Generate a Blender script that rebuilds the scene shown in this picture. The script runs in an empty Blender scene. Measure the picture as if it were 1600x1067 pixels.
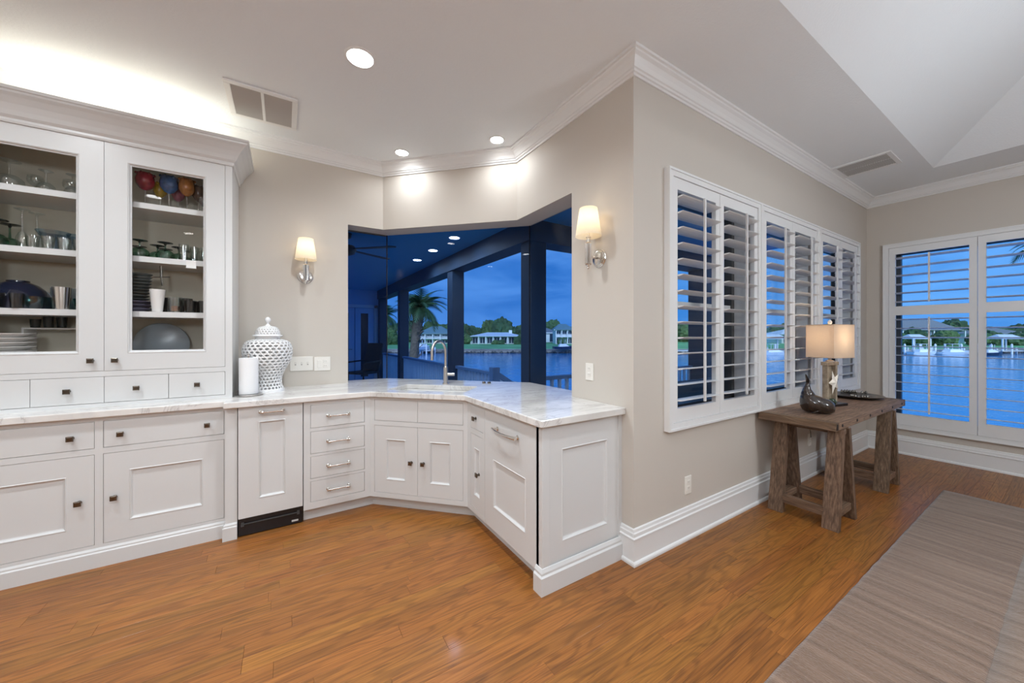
import bpy, bmesh, math, random
from mathutils import Vector, Matrix
random.seed(7)
R = math.radians
PI = math.pi
S2 = math.sqrt(.5)

# ------------------------------------------------------------------ camera, world, lights, exposure
scn = bpy.context.scene
col = scn.collection
YAW = R(57.87)                                   # camera looks 57.87 deg from the long walls
FW = (math.cos(YAW), math.sin(YAW)); RT = (math.sin(YAW), -math.cos(YAW))
cam_d = bpy.data.cameras.new('camera')
cam = bpy.data.objects.new('camera', cam_d); col.objects.link(cam)
cam.location = (0, 0, 1.34)
cam.rotation_euler = (R(90), 0, YAW - R(90))
cam_d.sensor_width = 36.0
cam_d.lens = 565.0 / 1600 * 36
cam_d.shift_y = -(533.5 - 524.4) / 1600
cam_d.clip_start = .05; cam_d.clip_end = 3000
scn.camera = cam
scn.view_settings.view_transform = 'Standard'
scn.view_settings.look = 'None'
scn.view_settings.gamma = 1
scn.view_settings.use_curve_mapping = False
scn.view_settings.exposure = 0.55
try:
    scn.cycles.use_denoising = True
    scn.cycles.transparent_max_bounces = 24
    scn.cycles.max_bounces = 10
    scn.cycles.diffuse_bounces = 5
    scn.cycles.sample_clamp_indirect = 6
    scn.cycles.caustics_reflective = False
    scn.cycles.caustics_refractive = False
except Exception:
    pass

SKY_STRENGTH = .72
CAN_POWER = 11.5
PENDANT_FILL = 46.0  # emission of the added fill globes
LAMP_POWER = .85
SCONCE_POWER = .34
COVE_POWER = 2.3

w = bpy.data.worlds.new('dusk_sky'); scn.world = w; w.use_nodes = True
nt = w.node_tree; nt.nodes.clear()
o_ = nt.nodes.new('ShaderNodeOutputWorld'); bg = nt.nodes.new('ShaderNodeBackground')
tc = nt.nodes.new('ShaderNodeTexCoord'); mp = nt.nodes.new('ShaderNodeMapping')
mp.inputs['Scale'].default_value = (2.2, 2.2, 9.0)
nz = nt.nodes.new('ShaderNodeTexNoise'); nz.inputs['Scale'].default_value = 1.6
nz.inputs['Detail'].default_value = 6; nz.inputs['Roughness'].default_value = .55; nz.inputs['Distortion'].default_value = .4
cr = nt.nodes.new('ShaderNodeValToRGB')
cr.color_ramp.elements[0].position = .36; cr.color_ramp.elements[0].color = (.040, .24, .70, 1)
cr.color_ramp.elements[1].position = .66; cr.color_ramp.elements[1].color = (.14, .42, .95, 1)
nt.links.new(tc.outputs['Generated'], mp.inputs[0]); nt.links.new(mp.outputs[0], nz.inputs['Vector'])
nt.links.new(nz.outputs['Fac'], cr.inputs[0]); nt.links.new(cr.outputs[0], bg.inputs[0])
bg.inputs[1].default_value = SKY_STRENGTH
nt.links.new(bg.outputs[0], o_.inputs[0])

sun_d = bpy.data.lights.new('western_afterglow', 'SUN'); sun_d.energy = 2.0; sun_d.angle = R(40); sun_d.color = (.78, .9, 1)
sun = bpy.data.objects.new('western_afterglow', sun_d); col.objects.link(sun)
sun.rotation_euler = Vector((FW[0], FW[1], -.55)).to_track_quat('-Z', 'Y').to_euler()

# ------------------------------------------------------------------ materials
MATS = {}
def nodes(name):
    m = bpy.data.materials.new(name); m.use_nodes = True
    t = m.node_tree; b = t.nodes['Principled BSDF']
    MATS[name] = m
    return m, t, b
def mat(name, rgb, rough=.5, metal=0, bump=0, bscale=60, spec=.5, coat=0, emis=None, estr=0, var=0, vscale=6):
    m, t, b = nodes(name)
    b.inputs['Base Color'].default_value = (*rgb, 1)
    b.inputs['Roughness'].default_value = rough
    b.inputs['Metallic'].default_value = metal
    b.inputs['Specular IOR Level'].default_value = spec
    b.inputs['Coat Weight'].default_value = coat
    if emis:
        b.inputs['Emission Color'].default_value = (*emis, 1); b.inputs['Emission Strength'].default_value = estr
    if bump or var:
        tc = t.nodes.new('ShaderNodeTexCoord')
        if bump:
            n = t.nodes.new('ShaderNodeTexNoise'); n.inputs['Scale'].default_value = bscale; n.inputs['Detail'].default_value = 4
            bp = t.nodes.new('ShaderNodeBump'); bp.inputs['Strength'].default_value = bump; bp.inputs['Distance'].default_value = .004
            t.links.new(tc.outputs['Object'], n.inputs['Vector']); t.links.new(n.outputs['Fac'], bp.inputs['Height'])
            t.links.new(bp.outputs[0], b.inputs['Normal'])
        if var:
            n2 = t.nodes.new('ShaderNodeTexNoise'); n2.inputs['Scale'].default_value = vscale; n2.inputs['Detail'].default_value = 5
            rp = t.nodes.new('ShaderNodeValToRGB')
            rp.color_ramp.elements[0].position = .3; rp.color_ramp.elements[0].color = (*[c * (1 - var) for c in rgb], 1)
            rp.color_ramp.elements[1].position = .7; rp.color_ramp.elements[1].color = (*[min(1, c * (1 + var)) for c in rgb], 1)
            t.links.new(tc.outputs['Object'], n2.inputs['Vector']); t.links.new(n2.outputs['Fac'], rp.inputs[0])
            t.links.new(rp.outputs[0], b.inputs['Base Color'])
    return m
def thin_glass(name, tint=(1, 1, 1), ior=1.5, extra=0, rough=0.0):
    m = bpy.data.materials.new(name); m.use_nodes = True; t = m.node_tree; t.nodes.clear(); MATS[name] = m
    o = t.nodes.new('ShaderNodeOutputMaterial'); mx = t.nodes.new('ShaderNodeMixShader')
    tr = t.nodes.new('ShaderNodeBsdfTransparent'); tr.inputs[0].default_value = (*tint, 1)
    gl = t.nodes.new('ShaderNodeBsdfGlossy'); gl.inputs['Roughness'].default_value = rough
    lw = t.nodes.new('ShaderNodeLayerWeight'); lw.inputs[0].default_value = .5
    f0 = ((ior - 1) / (ior + 1)) ** 2 + extra
    pw = t.nodes.new('ShaderNodeMath'); pw.operation = 'POWER'; pw.inputs[1].default_value = 5
    ma = t.nodes.new('ShaderNodeMath'); ma.operation = 'MULTIPLY_ADD'; ma.inputs[1].default_value = 1 - f0; ma.inputs[2].default_value = f0; ma.use_clamp = True
    t.links.new(lw.outputs['Facing'], pw.inputs[0]); t.links.new(pw.outputs[0], ma.inputs[0]); t.links.new(ma.outputs[0], mx.inputs[0])
    t.links.new(tr.outputs[0], mx.inputs[1]); t.links.new(gl.outputs[0], mx.inputs[2]); t.links.new(mx.outputs[0], o.inputs[0])
    return m
def shade_mat(name, rgb, trans=.5):
    m = bpy.data.materials.new(name); m.use_nodes = True; t = m.node_tree; t.nodes.clear(); MATS[name] = m
    o = t.nodes.new('ShaderNodeOutputMaterial'); mx = t.nodes.new('ShaderNodeMixShader'); mx.inputs[0].default_value = trans
    d = t.nodes.new('ShaderNodeBsdfDiffuse'); tl = t.nodes.new('ShaderNodeBsdfTranslucent')
    tc = t.nodes.new('ShaderNodeTexCoord'); mp = t.nodes.new('ShaderNodeMapping'); mp.inputs['Scale'].default_value = (90, 90, 500)
    n = t.nodes.new('ShaderNodeTexNoise'); n.inputs['Scale'].default_value = 1; n.inputs['Detail'].default_value = 2
    rp = t.nodes.new('ShaderNodeValToRGB')
    rp.color_ramp.elements[0].color = (*[c * .86 for c in rgb], 1); rp.color_ramp.elements[1].color = (*rgb, 1)
    t.links.new(tc.outputs['Object'], mp.inputs[0]); t.links.new(mp.outputs[0], n.inputs['Vector']); t.links.new(n.outputs['Fac'], rp.inputs[0])
    for s in (d, tl): t.links.new(rp.outputs[0], s.inputs[0])
    t.links.new(d.outputs[0], mx.inputs[1]); t.links.new(tl.outputs[0], mx.inputs[2]); t.links.new(mx.outputs[0], o.inputs[0])
    return m

mat('wall_paint', (.575, .53, .475), .75, bump=.05, bscale=140)
mat('ceiling_paint', (.785, .815, .84), .9, bump=.5, bscale=85)
mat('trim_paint', (.77, .775, .775), .35)
mat('cabinet_paint', (.645, .65, .65), .32)
mat('cabinet_inside', (.66, .61, .50), .6)
mat('nickel', (.78, .75, .71), .16, 1)
mat('dark_nickel', (.18, .155, .13), .22, 1)
mat('brushed_steel', (.62, .58, .54), .34, 1)
mat('black_plastic', (.008, .008, .01), .25)
mat('grille_grey', (.52, .51, .49), .6)
mat('grille_dark', (.36, .35, .34), .7)
mat('switch_plate', (.80, .775, .72), .35)
mat('plate_detail', (.42, .40, .36), .5)
mat('porcelain', (.82, .82, .82), .2, coat=.4)
mat('sink_white', (.80, .79, .77), .18, coat=.3)
mat('paper', (.82, .82, .83), .9, bump=.2, bscale=200)
mat('lens', (1, 1, 1), .5, emis=(1, .98, .95), estr=28)
mat('globe', (1, 1, 1), .5, emis=(.86, .945, 1.02), estr=PENDANT_FILL)
mat('bulb', (1, 1, 1), .5, emis=(1, .82, .6), estr=3)
mat('cove_led', (1, 1, 1), .5, emis=(1, .95, .82), estr=6)
mat('dark_bronze', (.06, .058, .056), .4)
mat('white_vinyl', (.68, .68, .68), .4)
mat('subfloor', (.05, .025, .012), .9)
mat('porch_dusk_tint', (.13, .50, .85), .6)  # blue light of the dusk sky put into the ceiling colour
mat('ext_paint_dusk_tint', (.22, .38, .58), .6)  # rail paint tinted with blue dusk light
mat('porch_wall_dusk_tint', (.42, .66, .95), .6)  # white wall and doors, blue dusk light put into the colour
mat('ext_white_dusk_tint', (.68, .86, .98), .6)  # white balusters and casing, tinted to carry the blue sky light
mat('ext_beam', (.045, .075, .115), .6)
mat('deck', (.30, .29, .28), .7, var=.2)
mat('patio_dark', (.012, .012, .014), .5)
mat('bronze_fan', (.05, .05, .055), .4)
mat('lawn', (.16, .40, .14), .9, var=.4, vscale=.25)
mat('seawall', (.36, .33, .29), .9, var=.3, vscale=.8)
mat('rock', (.10, .09, .08), .9, var=.4, vscale=1.5)
mat('house_white', (.86, .86, .85), .7)
mat('roof_pale', (.62, .66, .70), .7, var=.1)
mat('roof_green', (.16, .26, .27), .7, var=.15)
mat('roof_grey', (.20, .21, .22), .8, var=.15)
mat('house_glass', (.04, .06, .09), .1)
mat('dock_wood', (.55, .55, .54), .8)
mat('boat_white', (.88, .88, .88), .3)
mat('boat_dark', (.02, .03, .07), .3)
mat('tree_leaf', (.055, .11, .045), .9, var=.55, vscale=.9, bump=1, bscale=3)
mat('tree_leaf_light', (.085, .15, .05), .9, var=.5, vscale=.9, bump=1, bscale=3)
mat('bark', (.16, .12, .09), .9, var=.4, vscale=9, bump=.6, bscale=20)
mat('palm_leaf', (.055, .13, .045), .6, var=.3, vscale=2)
mat('iron', (.02, .02, .022), .45, .6)
mat('star', (.86, .82, .74), .8, bump=.6, bscale=90)
mat('whale_wood', (.034, .021, .015), .22, var=.5, vscale=14, coat=.6)
mat('pewter', (.30, .285, .26), .35, 1, var=.3, vscale=20)
mat('rubber', (.05, .05, .05), .7)
mat('lamp_wood', (.36, .29, .21), .7, var=.3, vscale=30)
for n, c in dict(red=(.20, .012, .022), yellow=(.38, .24, .02), blue=(.03, .08, .20), pink=(.30, .08, .11), orange=(.33, .13, .03), brown=(.09, .05, .03), purple=(.04, .025, .07)).items():
    mat('enamel_' + n, c, .12, coat=.6, var=.45, vscale=40)
mat('blue_dish', (.006, .010, .028), .12, coat=.5)
mat('slate_dish', (.10, .115, .115), .35)
mat('violet_dish', (.10, .09, .14), .3)
mat('grey_dish', (.30, .34, .37), .25)
mat('white_dish', (.76, .74, .72), .25)
mat('dark_glass_foot', (.015, .02, .018), .15)
mat('steel_cup', (.8, .78, .75), .2, 1)
mat('copper', (.75, .32, .16), .25, 1)
thin_glass('pane_glass', (.95, .98, 1), 1.22)
thin_glass('bay_glass', (.74, .80, .90), 1.20)
thin_glass('cabinet_glass', (1, 1, 1), 1.2)
thin_glass('clear_glass', (.92, .95, .94), 1.5, .16)
thin_glass('green_glass', (.42, .66, .55), 1.5, .06)
thin_glass('teal_glass', (.45, .72, .70), 1.5, .06)
thin_glass('smoke_glass', (.35, .38, .42), 1.5, .08)
thin_glass('ice_glass', (.68, .78, .86), 1.5, .10)
shade_mat('sconce_shade', (.93, .86, .72), .5)
shade_mat('linen_shade', (.76, .63, .51), .36)

def marble():
    m, t, b = nodes('marble')
    b.inputs['Roughness'].default_value = .12
    tc = t.nodes.new('ShaderNodeTexCoord')
    mp = t.nodes.new('ShaderNodeMapping'); mp.inputs['Rotation'].default_value = (0, 0, R(35)); mp.inputs['Scale'].default_value = (1.1, 2.6, 1)
    n = t.nodes.new('ShaderNodeTexNoise'); n.inputs['Scale'].default_value = 1.6; n.inputs['Detail'].default_value = 9
    n.inputs['Roughness'].default_value = .6; n.inputs['Distortion'].default_value = 1.4
    rp = t.nodes.new('ShaderNodeValToRGB'); e = rp.color_ramp.elements
    e[0].position = .40; e[0].color = (.80, .785, .76, 1); e[1].position = .60; e[1].color = (.76, .745, .72, 1)
    a = e.new(.485); a.color = (.73, .715, .70, 1); a = e.new(.50); a.color = (.55, .53, .515, 1); a = e.new(.512); a.color = (.74, .725, .705, 1)
    n2 = t.nodes.new('ShaderNodeTexNoise'); n2.inputs['Scale'].default_value = 3.0; n2.inputs['Detail'].default_value = 6
    r2 = t.nodes.new('ShaderNodeValToRGB'); r2.color_ramp.elements[0].position = .35; r2.color_ramp.elements[0].color = (.82, .81, .80, 1)
    r2.color_ramp.elements[1].position = .6; r2.color_ramp.elements[1].color = (1, 1, 1, 1)
    mx = t.nodes.new('ShaderNodeMix'); mx.data_type = 'RGBA'; mx.blend_type = 'MULTIPLY'; mx.inputs['Factor'].default_value = 1
    L = t.links.new
    L(tc.outputs['Object'], mp.inputs[0]); L(mp.outputs[0], n.inputs['Vector']); L(mp.outputs[0], n2.inputs['Vector'])
    L(n.outputs['Fac'], rp.inputs[0]); L(n2.outputs['Fac'], r2.inputs[0])
    L(rp.outputs[0], mx.inputs[6]); L(r2.outputs[0], mx.inputs[7]); L(mx.outputs[2], b.inputs['Base Color'])
marble()

def oak(name, dark, mid, light, sx, sy, rough, rot=0.0, seed_attr=True, coat=.25, scale3=None):
    m, t, b = nodes(name); L = t.links.new
    b.inputs['Coat Weight'].default_value = coat; b.inputs['Coat Roughness'].default_value = .12
    tc = t.nodes.new('ShaderNodeTexCoord')
    at = t.nodes.new('ShaderNodeAttribute'); at.attribute_name = 'rnd'
    ml = t.nodes.new('ShaderNodeVectorMath'); ml.operation = 'SCALE'; ml.inputs['Scale'].default_value = 57.0
    ad = t.nodes.new('ShaderNodeVectorMath'); ad.operation = 'ADD'
    mp = t.nodes.new('ShaderNodeMapping'); mp.inputs['Scale'].default_value = scale3 or (sx, sy, sy); mp.inputs['Rotation'].default_value = (0, 0, rot)
    L(tc.outputs['Object'], mp.inputs[0])
    L(at.outputs['Vector'], ml.inputs[0]); L(mp.outputs[0], ad.inputs[0]); L(ml.outputs[0], ad.inputs[1])
    # cathedral figure: bands of a stretched noise
    n1 = t.nodes.new('ShaderNodeTexNoise'); n1.inputs['Scale'].default_value = 1.0; n1.inputs['Detail'].default_value = 2; n1.inputs['Distortion'].default_value = .3
    k = t.nodes.new('ShaderNodeMath'); k.operation = 'MULTIPLY'; k.inputs[1].default_value = 75
    s = t.nodes.new('ShaderNodeMath'); s.operation = 'SINE'
    r1 = t.nodes.new('ShaderNodeMapRange'); r1.inputs[1].default_value = -.2; r1.inputs[2].default_value = 1.0; r1.inputs[3].default_value = 1; r1.inputs[4].default_value = .0
    L(ad.outputs[0], n1.inputs['Vector']); L(n1.outputs['Fac'], k.inputs[0]); L(k.outputs[0], s.inputs[0]); L(s.outputs[0], r1.inputs[0])
    # fine pores
    mp2 = t.nodes.new('ShaderNodeMapping'); mp2.inputs['Scale'].default_value = (3.2, 22, 22) if not scale3 else tuple(3.2 if q < 2 else 14 for q in scale3)
    n2 = t.nodes.new('ShaderNodeTexNoise'); n2.inputs['Scale'].default_value = 1.0; n2.inputs['Detail'].default_value = 5; n2.inputs['Roughness'].default_value = .65
    L(ad.outputs[0], mp2.inputs[0]); L(mp2.outputs[0], n2.inputs['Vector'])
    rp = t.nodes.new('ShaderNodeValToRGB'); e = rp.color_ramp.elements
    e[0].position = .30; e[0].color = (*dark, 1); e[1].position = .72; e[1].color = (*light, 1); q = e.new(.50); q.color = (*mid, 1)
    L(n2.outputs['Fac'], rp.inputs[0])
    mx = t.nodes.new('ShaderNodeMix'); mx.data_type = 'RGBA'; mx.blend_type = 'MULTIPLY'; mx.inputs['Factor'].default_value = .64
    g = t.nodes.new('ShaderNodeCombineColor')
    r3 = t.nodes.new('ShaderNodeMapRange'); r3.inputs[3].default_value = .55; r3.inputs[4].default_value = 1
    L(r1.outputs[0], r3.inputs[0])
    for i in range(3): L(r3.outputs[0], g.inputs[i])
    L(rp.outputs[0], mx.inputs[6]); L(g.outputs[0], mx.inputs[7])
    # each board its own tone
    hs = t.nodes.new('ShaderNodeHueSaturation')
    sp = t.nodes.new('ShaderNodeSeparateXYZ'); L(at.outputs['Vector'], sp.inputs[0])
    rv = t.nodes.new('ShaderNodeMapRange'); rv.inputs[3].default_value = .86; rv.inputs[4].default_value = 1.12; L(sp.outputs[1], rv.inputs[0]); L(rv.outputs[0], hs.inputs['Value'])
    rh = t.nodes.new('ShaderNodeMapRange'); rh.inputs[3].default_value = .492; rh.inputs[4].default_value = .502; L(sp.outputs[2], rh.inputs[0]); L(rh.outputs[0], hs.inputs['Hue'])
    L(mx.outputs[2], hs.inputs['Color']); L(hs.outputs[0], b.inputs['Base Color'])
    rr = t.nodes.new('ShaderNodeMapRange'); rr.inputs[3].default_value = rough + .1; rr.inputs[4].default_value = rough - .04
    L(n2.outputs['Fac'], rr.inputs[0]); L(rr.outputs[0], b.inputs['Roughness'])
    bp = t.nodes.new('ShaderNodeBump'); bp.inputs['Strength'].default_value = .12; bp.inputs['Distance'].default_value = .002
    L(n2.outputs['Fac'], bp.inputs['Height']); L(bp.outputs[0], b.inputs['Normal'])
oak('oak_floor', (.155, .055, .011), (.295, .115, .020), (.375, .156, .032), 1.1, 9.0, .38, coat=.10)
for ax, sc_ in (('x', (1.3, 9, 9)), ('y', (9, 1.3, 9)), ('z', (9, 9, 1.3))): oak('table_wood_' + ax, (.075, .042, .024), (.165, .100, .060), (.29, .190, .122), 1, 1, .55, coat=0, scale3=sc_) if ax != 'x' else oak('table_wood_x', (.095, .055, .032), (.235, .148, .092), (.39, .262, .172), 1, 1, .5, coat=0, scale3=sc_)  # x set is lighter: lamplight on the table top put into the colour

def rug_mat(name, a, b_, c):
    m, t, b = nodes(name); L = t.links.new
    b.inputs['Roughness'].default_value = 1; b.inputs['Specular IOR Level'].default_value = .1
    b.inputs['Sheen Weight'].default_value = .4; b.inputs['Sheen Roughness'].default_value = .4
    tc = t.nodes.new('ShaderNodeTexCoord'); mp = t.nodes.new('ShaderNodeMapping'); mp.inputs['Scale'].default_value = (22, .8, 1)
    n = t.nodes.new('ShaderNodeTexNoise'); n.inputs['Scale'].default_value = 1; n.inputs['Detail'].default_value = 7; n.inputs['Roughness'].default_value = .62; n.inputs['Distortion'].default_value = .25
    rp = t.nodes.new('ShaderNodeValToRGB'); e = rp.color_ramp.elements
    e[0].position = .34; e[0].color = (*a, 1); e[1].position = .66; e[1].color = (*c, 1); q = e.new(.5); q.color = (*b_, 1)
    mp2 = t.nodes.new('ShaderNodeMapping'); mp2.inputs['Scale'].default_value = (260, 60, 60)
    n2 = t.nodes.new('ShaderNodeTexNoise'); n2.inputs['Scale'].default_value = 1; n2.inputs['Detail'].default_value = 2
    bp = t.nodes.new('ShaderNodeBump'); bp.inputs['Strength'].default_value = .7; bp.inputs['Distance'].default_value = .006
    L(tc.outputs['Object'], mp.inputs[0]); L(tc.outputs['Object'], mp2.inputs[0])
    L(mp.outputs[0], n.inputs['Vector']); L(mp2.outputs[0], n2.inputs['Vector'])
    L(n.outputs['Fac'], rp.inputs[0]); L(rp.outputs[0], b.inputs['Base Color']); L(n2.outputs['Fac'], bp.inputs['Height']); L(bp.outputs[0], b.inputs['Normal'])
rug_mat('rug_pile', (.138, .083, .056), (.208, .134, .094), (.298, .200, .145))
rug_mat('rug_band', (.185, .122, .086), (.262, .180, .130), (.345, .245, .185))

def water_mat():
    m, t, b = nodes('water'); L = t.links.new
    b.inputs['Base Color'].default_value = (.012, .24, .52, 1); b.inputs['Roughness'].default_value = .08; b.inputs['IOR'].default_value = 1.5
    tc = t.nodes.new('ShaderNodeTexCoord'); mp = t.nodes.new('ShaderNodeMapping'); mp.inputs['Scale'].default_value = (1, 1, 1)
    n = t.nodes.new('ShaderNodeTexNoise'); n.inputs['Scale'].default_value = .9; n.inputs['Detail'].default_value = 5
    bp = t.nodes.new('ShaderNodeBump'); bp.inputs['Strength'].default_value = .25; bp.inputs['Distance'].default_value = .25
    L(tc.outputs['Object'], mp.inputs[0]); L(mp.outputs[0], n.inputs['Vector']); L(n.outputs['Fac'], bp.inputs['Height']); L(bp.outputs[0], b.inputs['Normal'])
water_mat()

# ------------------------------------------------------------------ mesh helpers
class MB:
    def __init__(s): s.v = []; s.f = []
    def add(s, vs, fs):
        k = len(s.v); s.v += [tuple(p) for p in vs]; s.f += [tuple(i + k for i in f) for f in fs]; return s
    def box(s, x0, x1, y0, y1, z0, z1):
        return s.add([(x0, y0, z0), (x1, y0, z0), (x1, y1, z0), (x0, y1, z0), (x0, y0, z1), (x1, y0, z1), (x1, y1, z1), (x0, y1, z1)],
                     [(0, 3, 2, 1), (4, 5, 6, 7), (0, 1, 5, 4), (1, 2, 6, 5), (2, 3, 7, 6), (3, 0, 4, 7)])
    def prism(s, poly, z0, z1):
        a = sum(poly[i][0] * poly[(i + 1) % len(poly)][1] - poly[(i + 1) % len(poly)][0] * poly[i][1] for i in range(len(poly)))
        if a < 0: poly = poly[::-1]
        n = len(poly)
        return s.add([(x, y, z0) for x, y in poly] + [(x, y, z1) for x, y in poly],
                     [tuple(range(n))[::-1], tuple(range(n, 2 * n))] + [(i, (i + 1) % n, n + (i + 1) % n, n + i) for i in range(n)])
    def beam(s, p, q, wx, wy, up=(0, 0, 1)):
        p = Vector(p); q = Vector(q); d = (q - p).normalized(); u = Vector(up)
        if abs(d.dot(u)) > .99: u = Vector((1, 0, 0))
        a = d.cross(u).normalized() * wx / 2; b = a.cross(d).normalized() * wy / 2
        vs = [e + i * a + j * b for e in (p, q) for i, j in ((-1, -1), (1, -1), (1, 1), (-1, 1))]
        return s.add(vs, [(3, 2, 1, 0), (4, 5, 6, 7), (0, 1, 5, 4), (1, 2, 6, 5), (2, 3, 7, 6), (3, 0, 4, 7)])
    def tube(s, pts, r, n=10, caps=True):
        pts = [Vector(p) for p in pts]; rs = r if isinstance(r, (list, tuple)) else [r] * len(pts)
        ref = None; rings = []
        for i, p in enumerate(pts):
            d = (pts[min(i + 1, len(pts) - 1)] - pts[max(i - 1, 0)]).normalized()
            if ref is None:
                ref = Vector((0, 0, 1)) if abs(d.z) < .9 else Vector((1, 0, 0))
            a = d.cross(ref).normalized(); b = a.cross(d).normalized(); ref = b
            rings.append([p + rs[i] * (math.cos(2 * PI * k / n) * a + math.sin(2 * PI * k / n) * b) for k in range(n)])
        vs = [q for rg in rings for q in rg]; fs = []
        for i in range(len(pts) - 1):
            for k in range(n):
                fs.append((i * n + k, i * n + (k + 1) % n, (i + 1) * n + (k + 1) % n, (i + 1) * n + k))
        if caps: fs += [tuple(range(n))[::-1], tuple(range((len(pts) - 1) * n, len(pts) * n))]
        return s.add(vs, fs)
    def lathe(s, prof, n=24, c=(0, 0, 0), axis='z'):
        vs = []; fs = []
        for r, z in prof:
            for k in range(n):
                a = 2 * PI * k / n; p = (r * math.cos(a), r * math.sin(a), z)
                if axis == 'y': p = (p[0], z, p[1])
                if axis == 'x': p = (z, p[0], p[1])
                vs.append((p[0] + c[0], p[1] + c[1], p[2] + c[2]))
        m = len(prof)
        for i in range(m - 1):
            for k in range(n): fs.append((i * n + k, i * n + (k + 1) % n, (i + 1) * n + (k + 1) % n, (i + 1) * n + k))
        if prof[0][0] > 1e-6: fs.append(tuple(range(n))[::-1])
        if prof[-1][0] > 1e-6: fs.append(tuple(range((m - 1) * n, m * n)))
        return s.add(vs, fs)
    def shell(s, prof, n=24, c=(0, 0, 0)):
        k0 = len(s.f); s.lathe(prof, n, c)
        s.f = [f for f in s.f[:k0]] + [f for f in s.f[k0:] if len(f) == 4]
        return s
    def mesh(s, name):
        me = bpy.data.meshes.new(name); me.from_pydata(s.v, [], s.f); me.update(); return me
    def build(s, name, m, parent=None, smooth=False, bevel=0, loc=None, rotz=0, auto=None):
        me = s.mesh(name)
        bm = bmesh.new(); bm.from_mesh(me); bmesh.ops.recalc_face_normals(bm, faces=bm.faces); bm.to_mesh(me); bm.free()
        me.materials.append(MATS[m])
        if smooth:
            me.polygons.foreach_set('use_smooth', [True] * len(me.polygons))
            if auto: 
                try: me.set_sharp_from_angle(angle=R(auto))
                except Exception: pass
        o = bpy.data.objects.new(name, me); col.objects.link(o)
        if parent: o.parent = parent
        if loc: o.location = loc
        o.rotation_euler = (0, 0, rotz)
        if bevel:
            b = o.modifiers.new('bevel', 'BEVEL'); b.width = bevel; b.segments = 2; b.limit_method = 'ANGLE'; b.angle_limit = R(40)
        return o
def tag(o, label=None, cat=None, group=None, kind=None):
    if label: o['label'] = label
    if cat: o['category'] = cat
    if group: o['group'] = group
    if kind: o['kind'] = kind
    return o
def struct(o, label=None): return tag(o, label, kind='structure')
def empty(name, loc, rz=0, label=None, cat=None, group=None):
    o = bpy.data.objects.new(name, None); col.objects.link(o); o.location = loc; o.rotation_euler = (0, 0, rz)
    o.empty_display_size = .1
    return tag(o, label, cat, group)
def copy_tree(o, loc=None, rz=None, scale=None, label=None, parent=None):
    c = o.copy(); col.objects.link(c); c.parent = parent
    if loc is not None: c.location = loc
    if rz is not None: c.rotation_euler = (0, 0, rz)
    if scale is not None: c.scale = scale
    if label: c['label'] = label
    for ch in list(o.children): copy_tree(ch, parent=c)
    return c
def sweep(path, prof, side=-1):
    """profile [(offset from wall, z)] swept along an XY polyline with mitres; side -1: room to the right of travel"""
    n = len(path); nor = []
    for i in range(n - 1):
        dx, dy = path[i + 1][0] - path[i][0], path[i + 1][1] - path[i][1]; l = math.hypot(dx, dy)
        nor.append((-dy / l * side, dx / l * side))
    nor = [(nx * 1, ny * 1) for nx, ny in nor]
    mb = MB(); m = len(prof); vs = []
    for i in range(n):
        a = nor[max(i - 1, 0)]; b = nor[min(i, n - 2)]
        mx, my = a[0] + b[0], a[1] + b[1]; l2 = (mx * mx + my * my) / 2 or 1
        k = 1 / (l2 / 1) if l2 else 1
        mx, my = mx * k, my * k
        for o, z in prof: vs.append((path[i][0] + mx * o, path[i][1] + my * o, z))
    fs = []
    for i in range(n - 1):
        for j in range(m - 1): fs.append((i * m + j, (i + 1) * m + j, (i + 1) * m + j + 1, i * m + j + 1))
    fs.append(tuple(range(m))); fs.append(tuple(range((n - 1) * m, n * m))[::-1])
    return mb.add(vs, fs)

CEIL = 2.97
# ------------------------------------------------------------------ room shell
YL, XR, YWIN, XE = 3.61, 1.735, 1.42, 5.94      # left wall, return wall, window wall, right end wall
T = .20
A = (0.80, YL); B = (XR, 2.675); AO = (0.88, YL + T); BO = (XR + T, 2.755)
HEAD = 2.36
m = MB()
m.box(-3.6, .49, YL, YL + T, 0, 3.17)
m.prism([(.49, YL), A, AO, (.49, YL + T)], HEAD, 3.17).prism([(.49, YL), A, AO, (.49, YL + T)], 0, .868)
struct(m.build('wall_left', 'wall_paint'), 'beige painted wall behind the hutch and left sconce')
m = MB(); q = [A, B, BO, AO]
m.prism(q, HEAD, 3.17).prism(q, 0, .868)
struct(m.build('wall_bay', 'wall_paint'), 'angled beige wall above the corner sink window')
m = MB(); m.box(XR, XR + T, YWIN, 1.96, 0, 3.17)
q = [B, (XR, 1.96), (XR + T, 1.96), BO]
m.prism(q, HEAD, 3.17).prism(q, 0, .868)
struct(m.build('wall_return', 'wall_paint'), 'short beige wall carrying the right sconce')
WINS = [(2.03, 3.22), (3.232, 4.402), (4.416, 5.566)]
m = MB(); x = XR + T
for a, b in WINS:
    m.box(x, a + .075, YWIN, YWIN + T, 0, 3.17)
    m.box(a + .075, b - .075, YWIN, YWIN + T, 0, .80); m.box(a + .075, b - .075, YWIN, YWIN + T, 2.335, 3.17)
    x = b - .075
m.box(x, XE + T, YWIN, YWIN + T, 0, 3.17)
struct(m.build('wall_window', 'wall_paint'), 'beige wall with three shuttered windows')
RY0, RY1, RZ0, RZ1 = -.085, 1.266, .29, 2.386
m = MB(); m.box(XE, XE + T, RY1 - .06, YWIN, 0, 3.17); m.box(XE, XE + T, -3.8, RY0 + .06, 0, 3.17)
m.box(XE, XE + T, RY0 + .06, RY1 - .06, 0, RZ0 + .06); m.box(XE, XE + T, RY0 + .06, RY1 - .06, RZ1 - .06, 3.17)
struct(m.build('wall_right', 'wall_paint'), 'beige end wall with the tall shuttered window')
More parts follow.
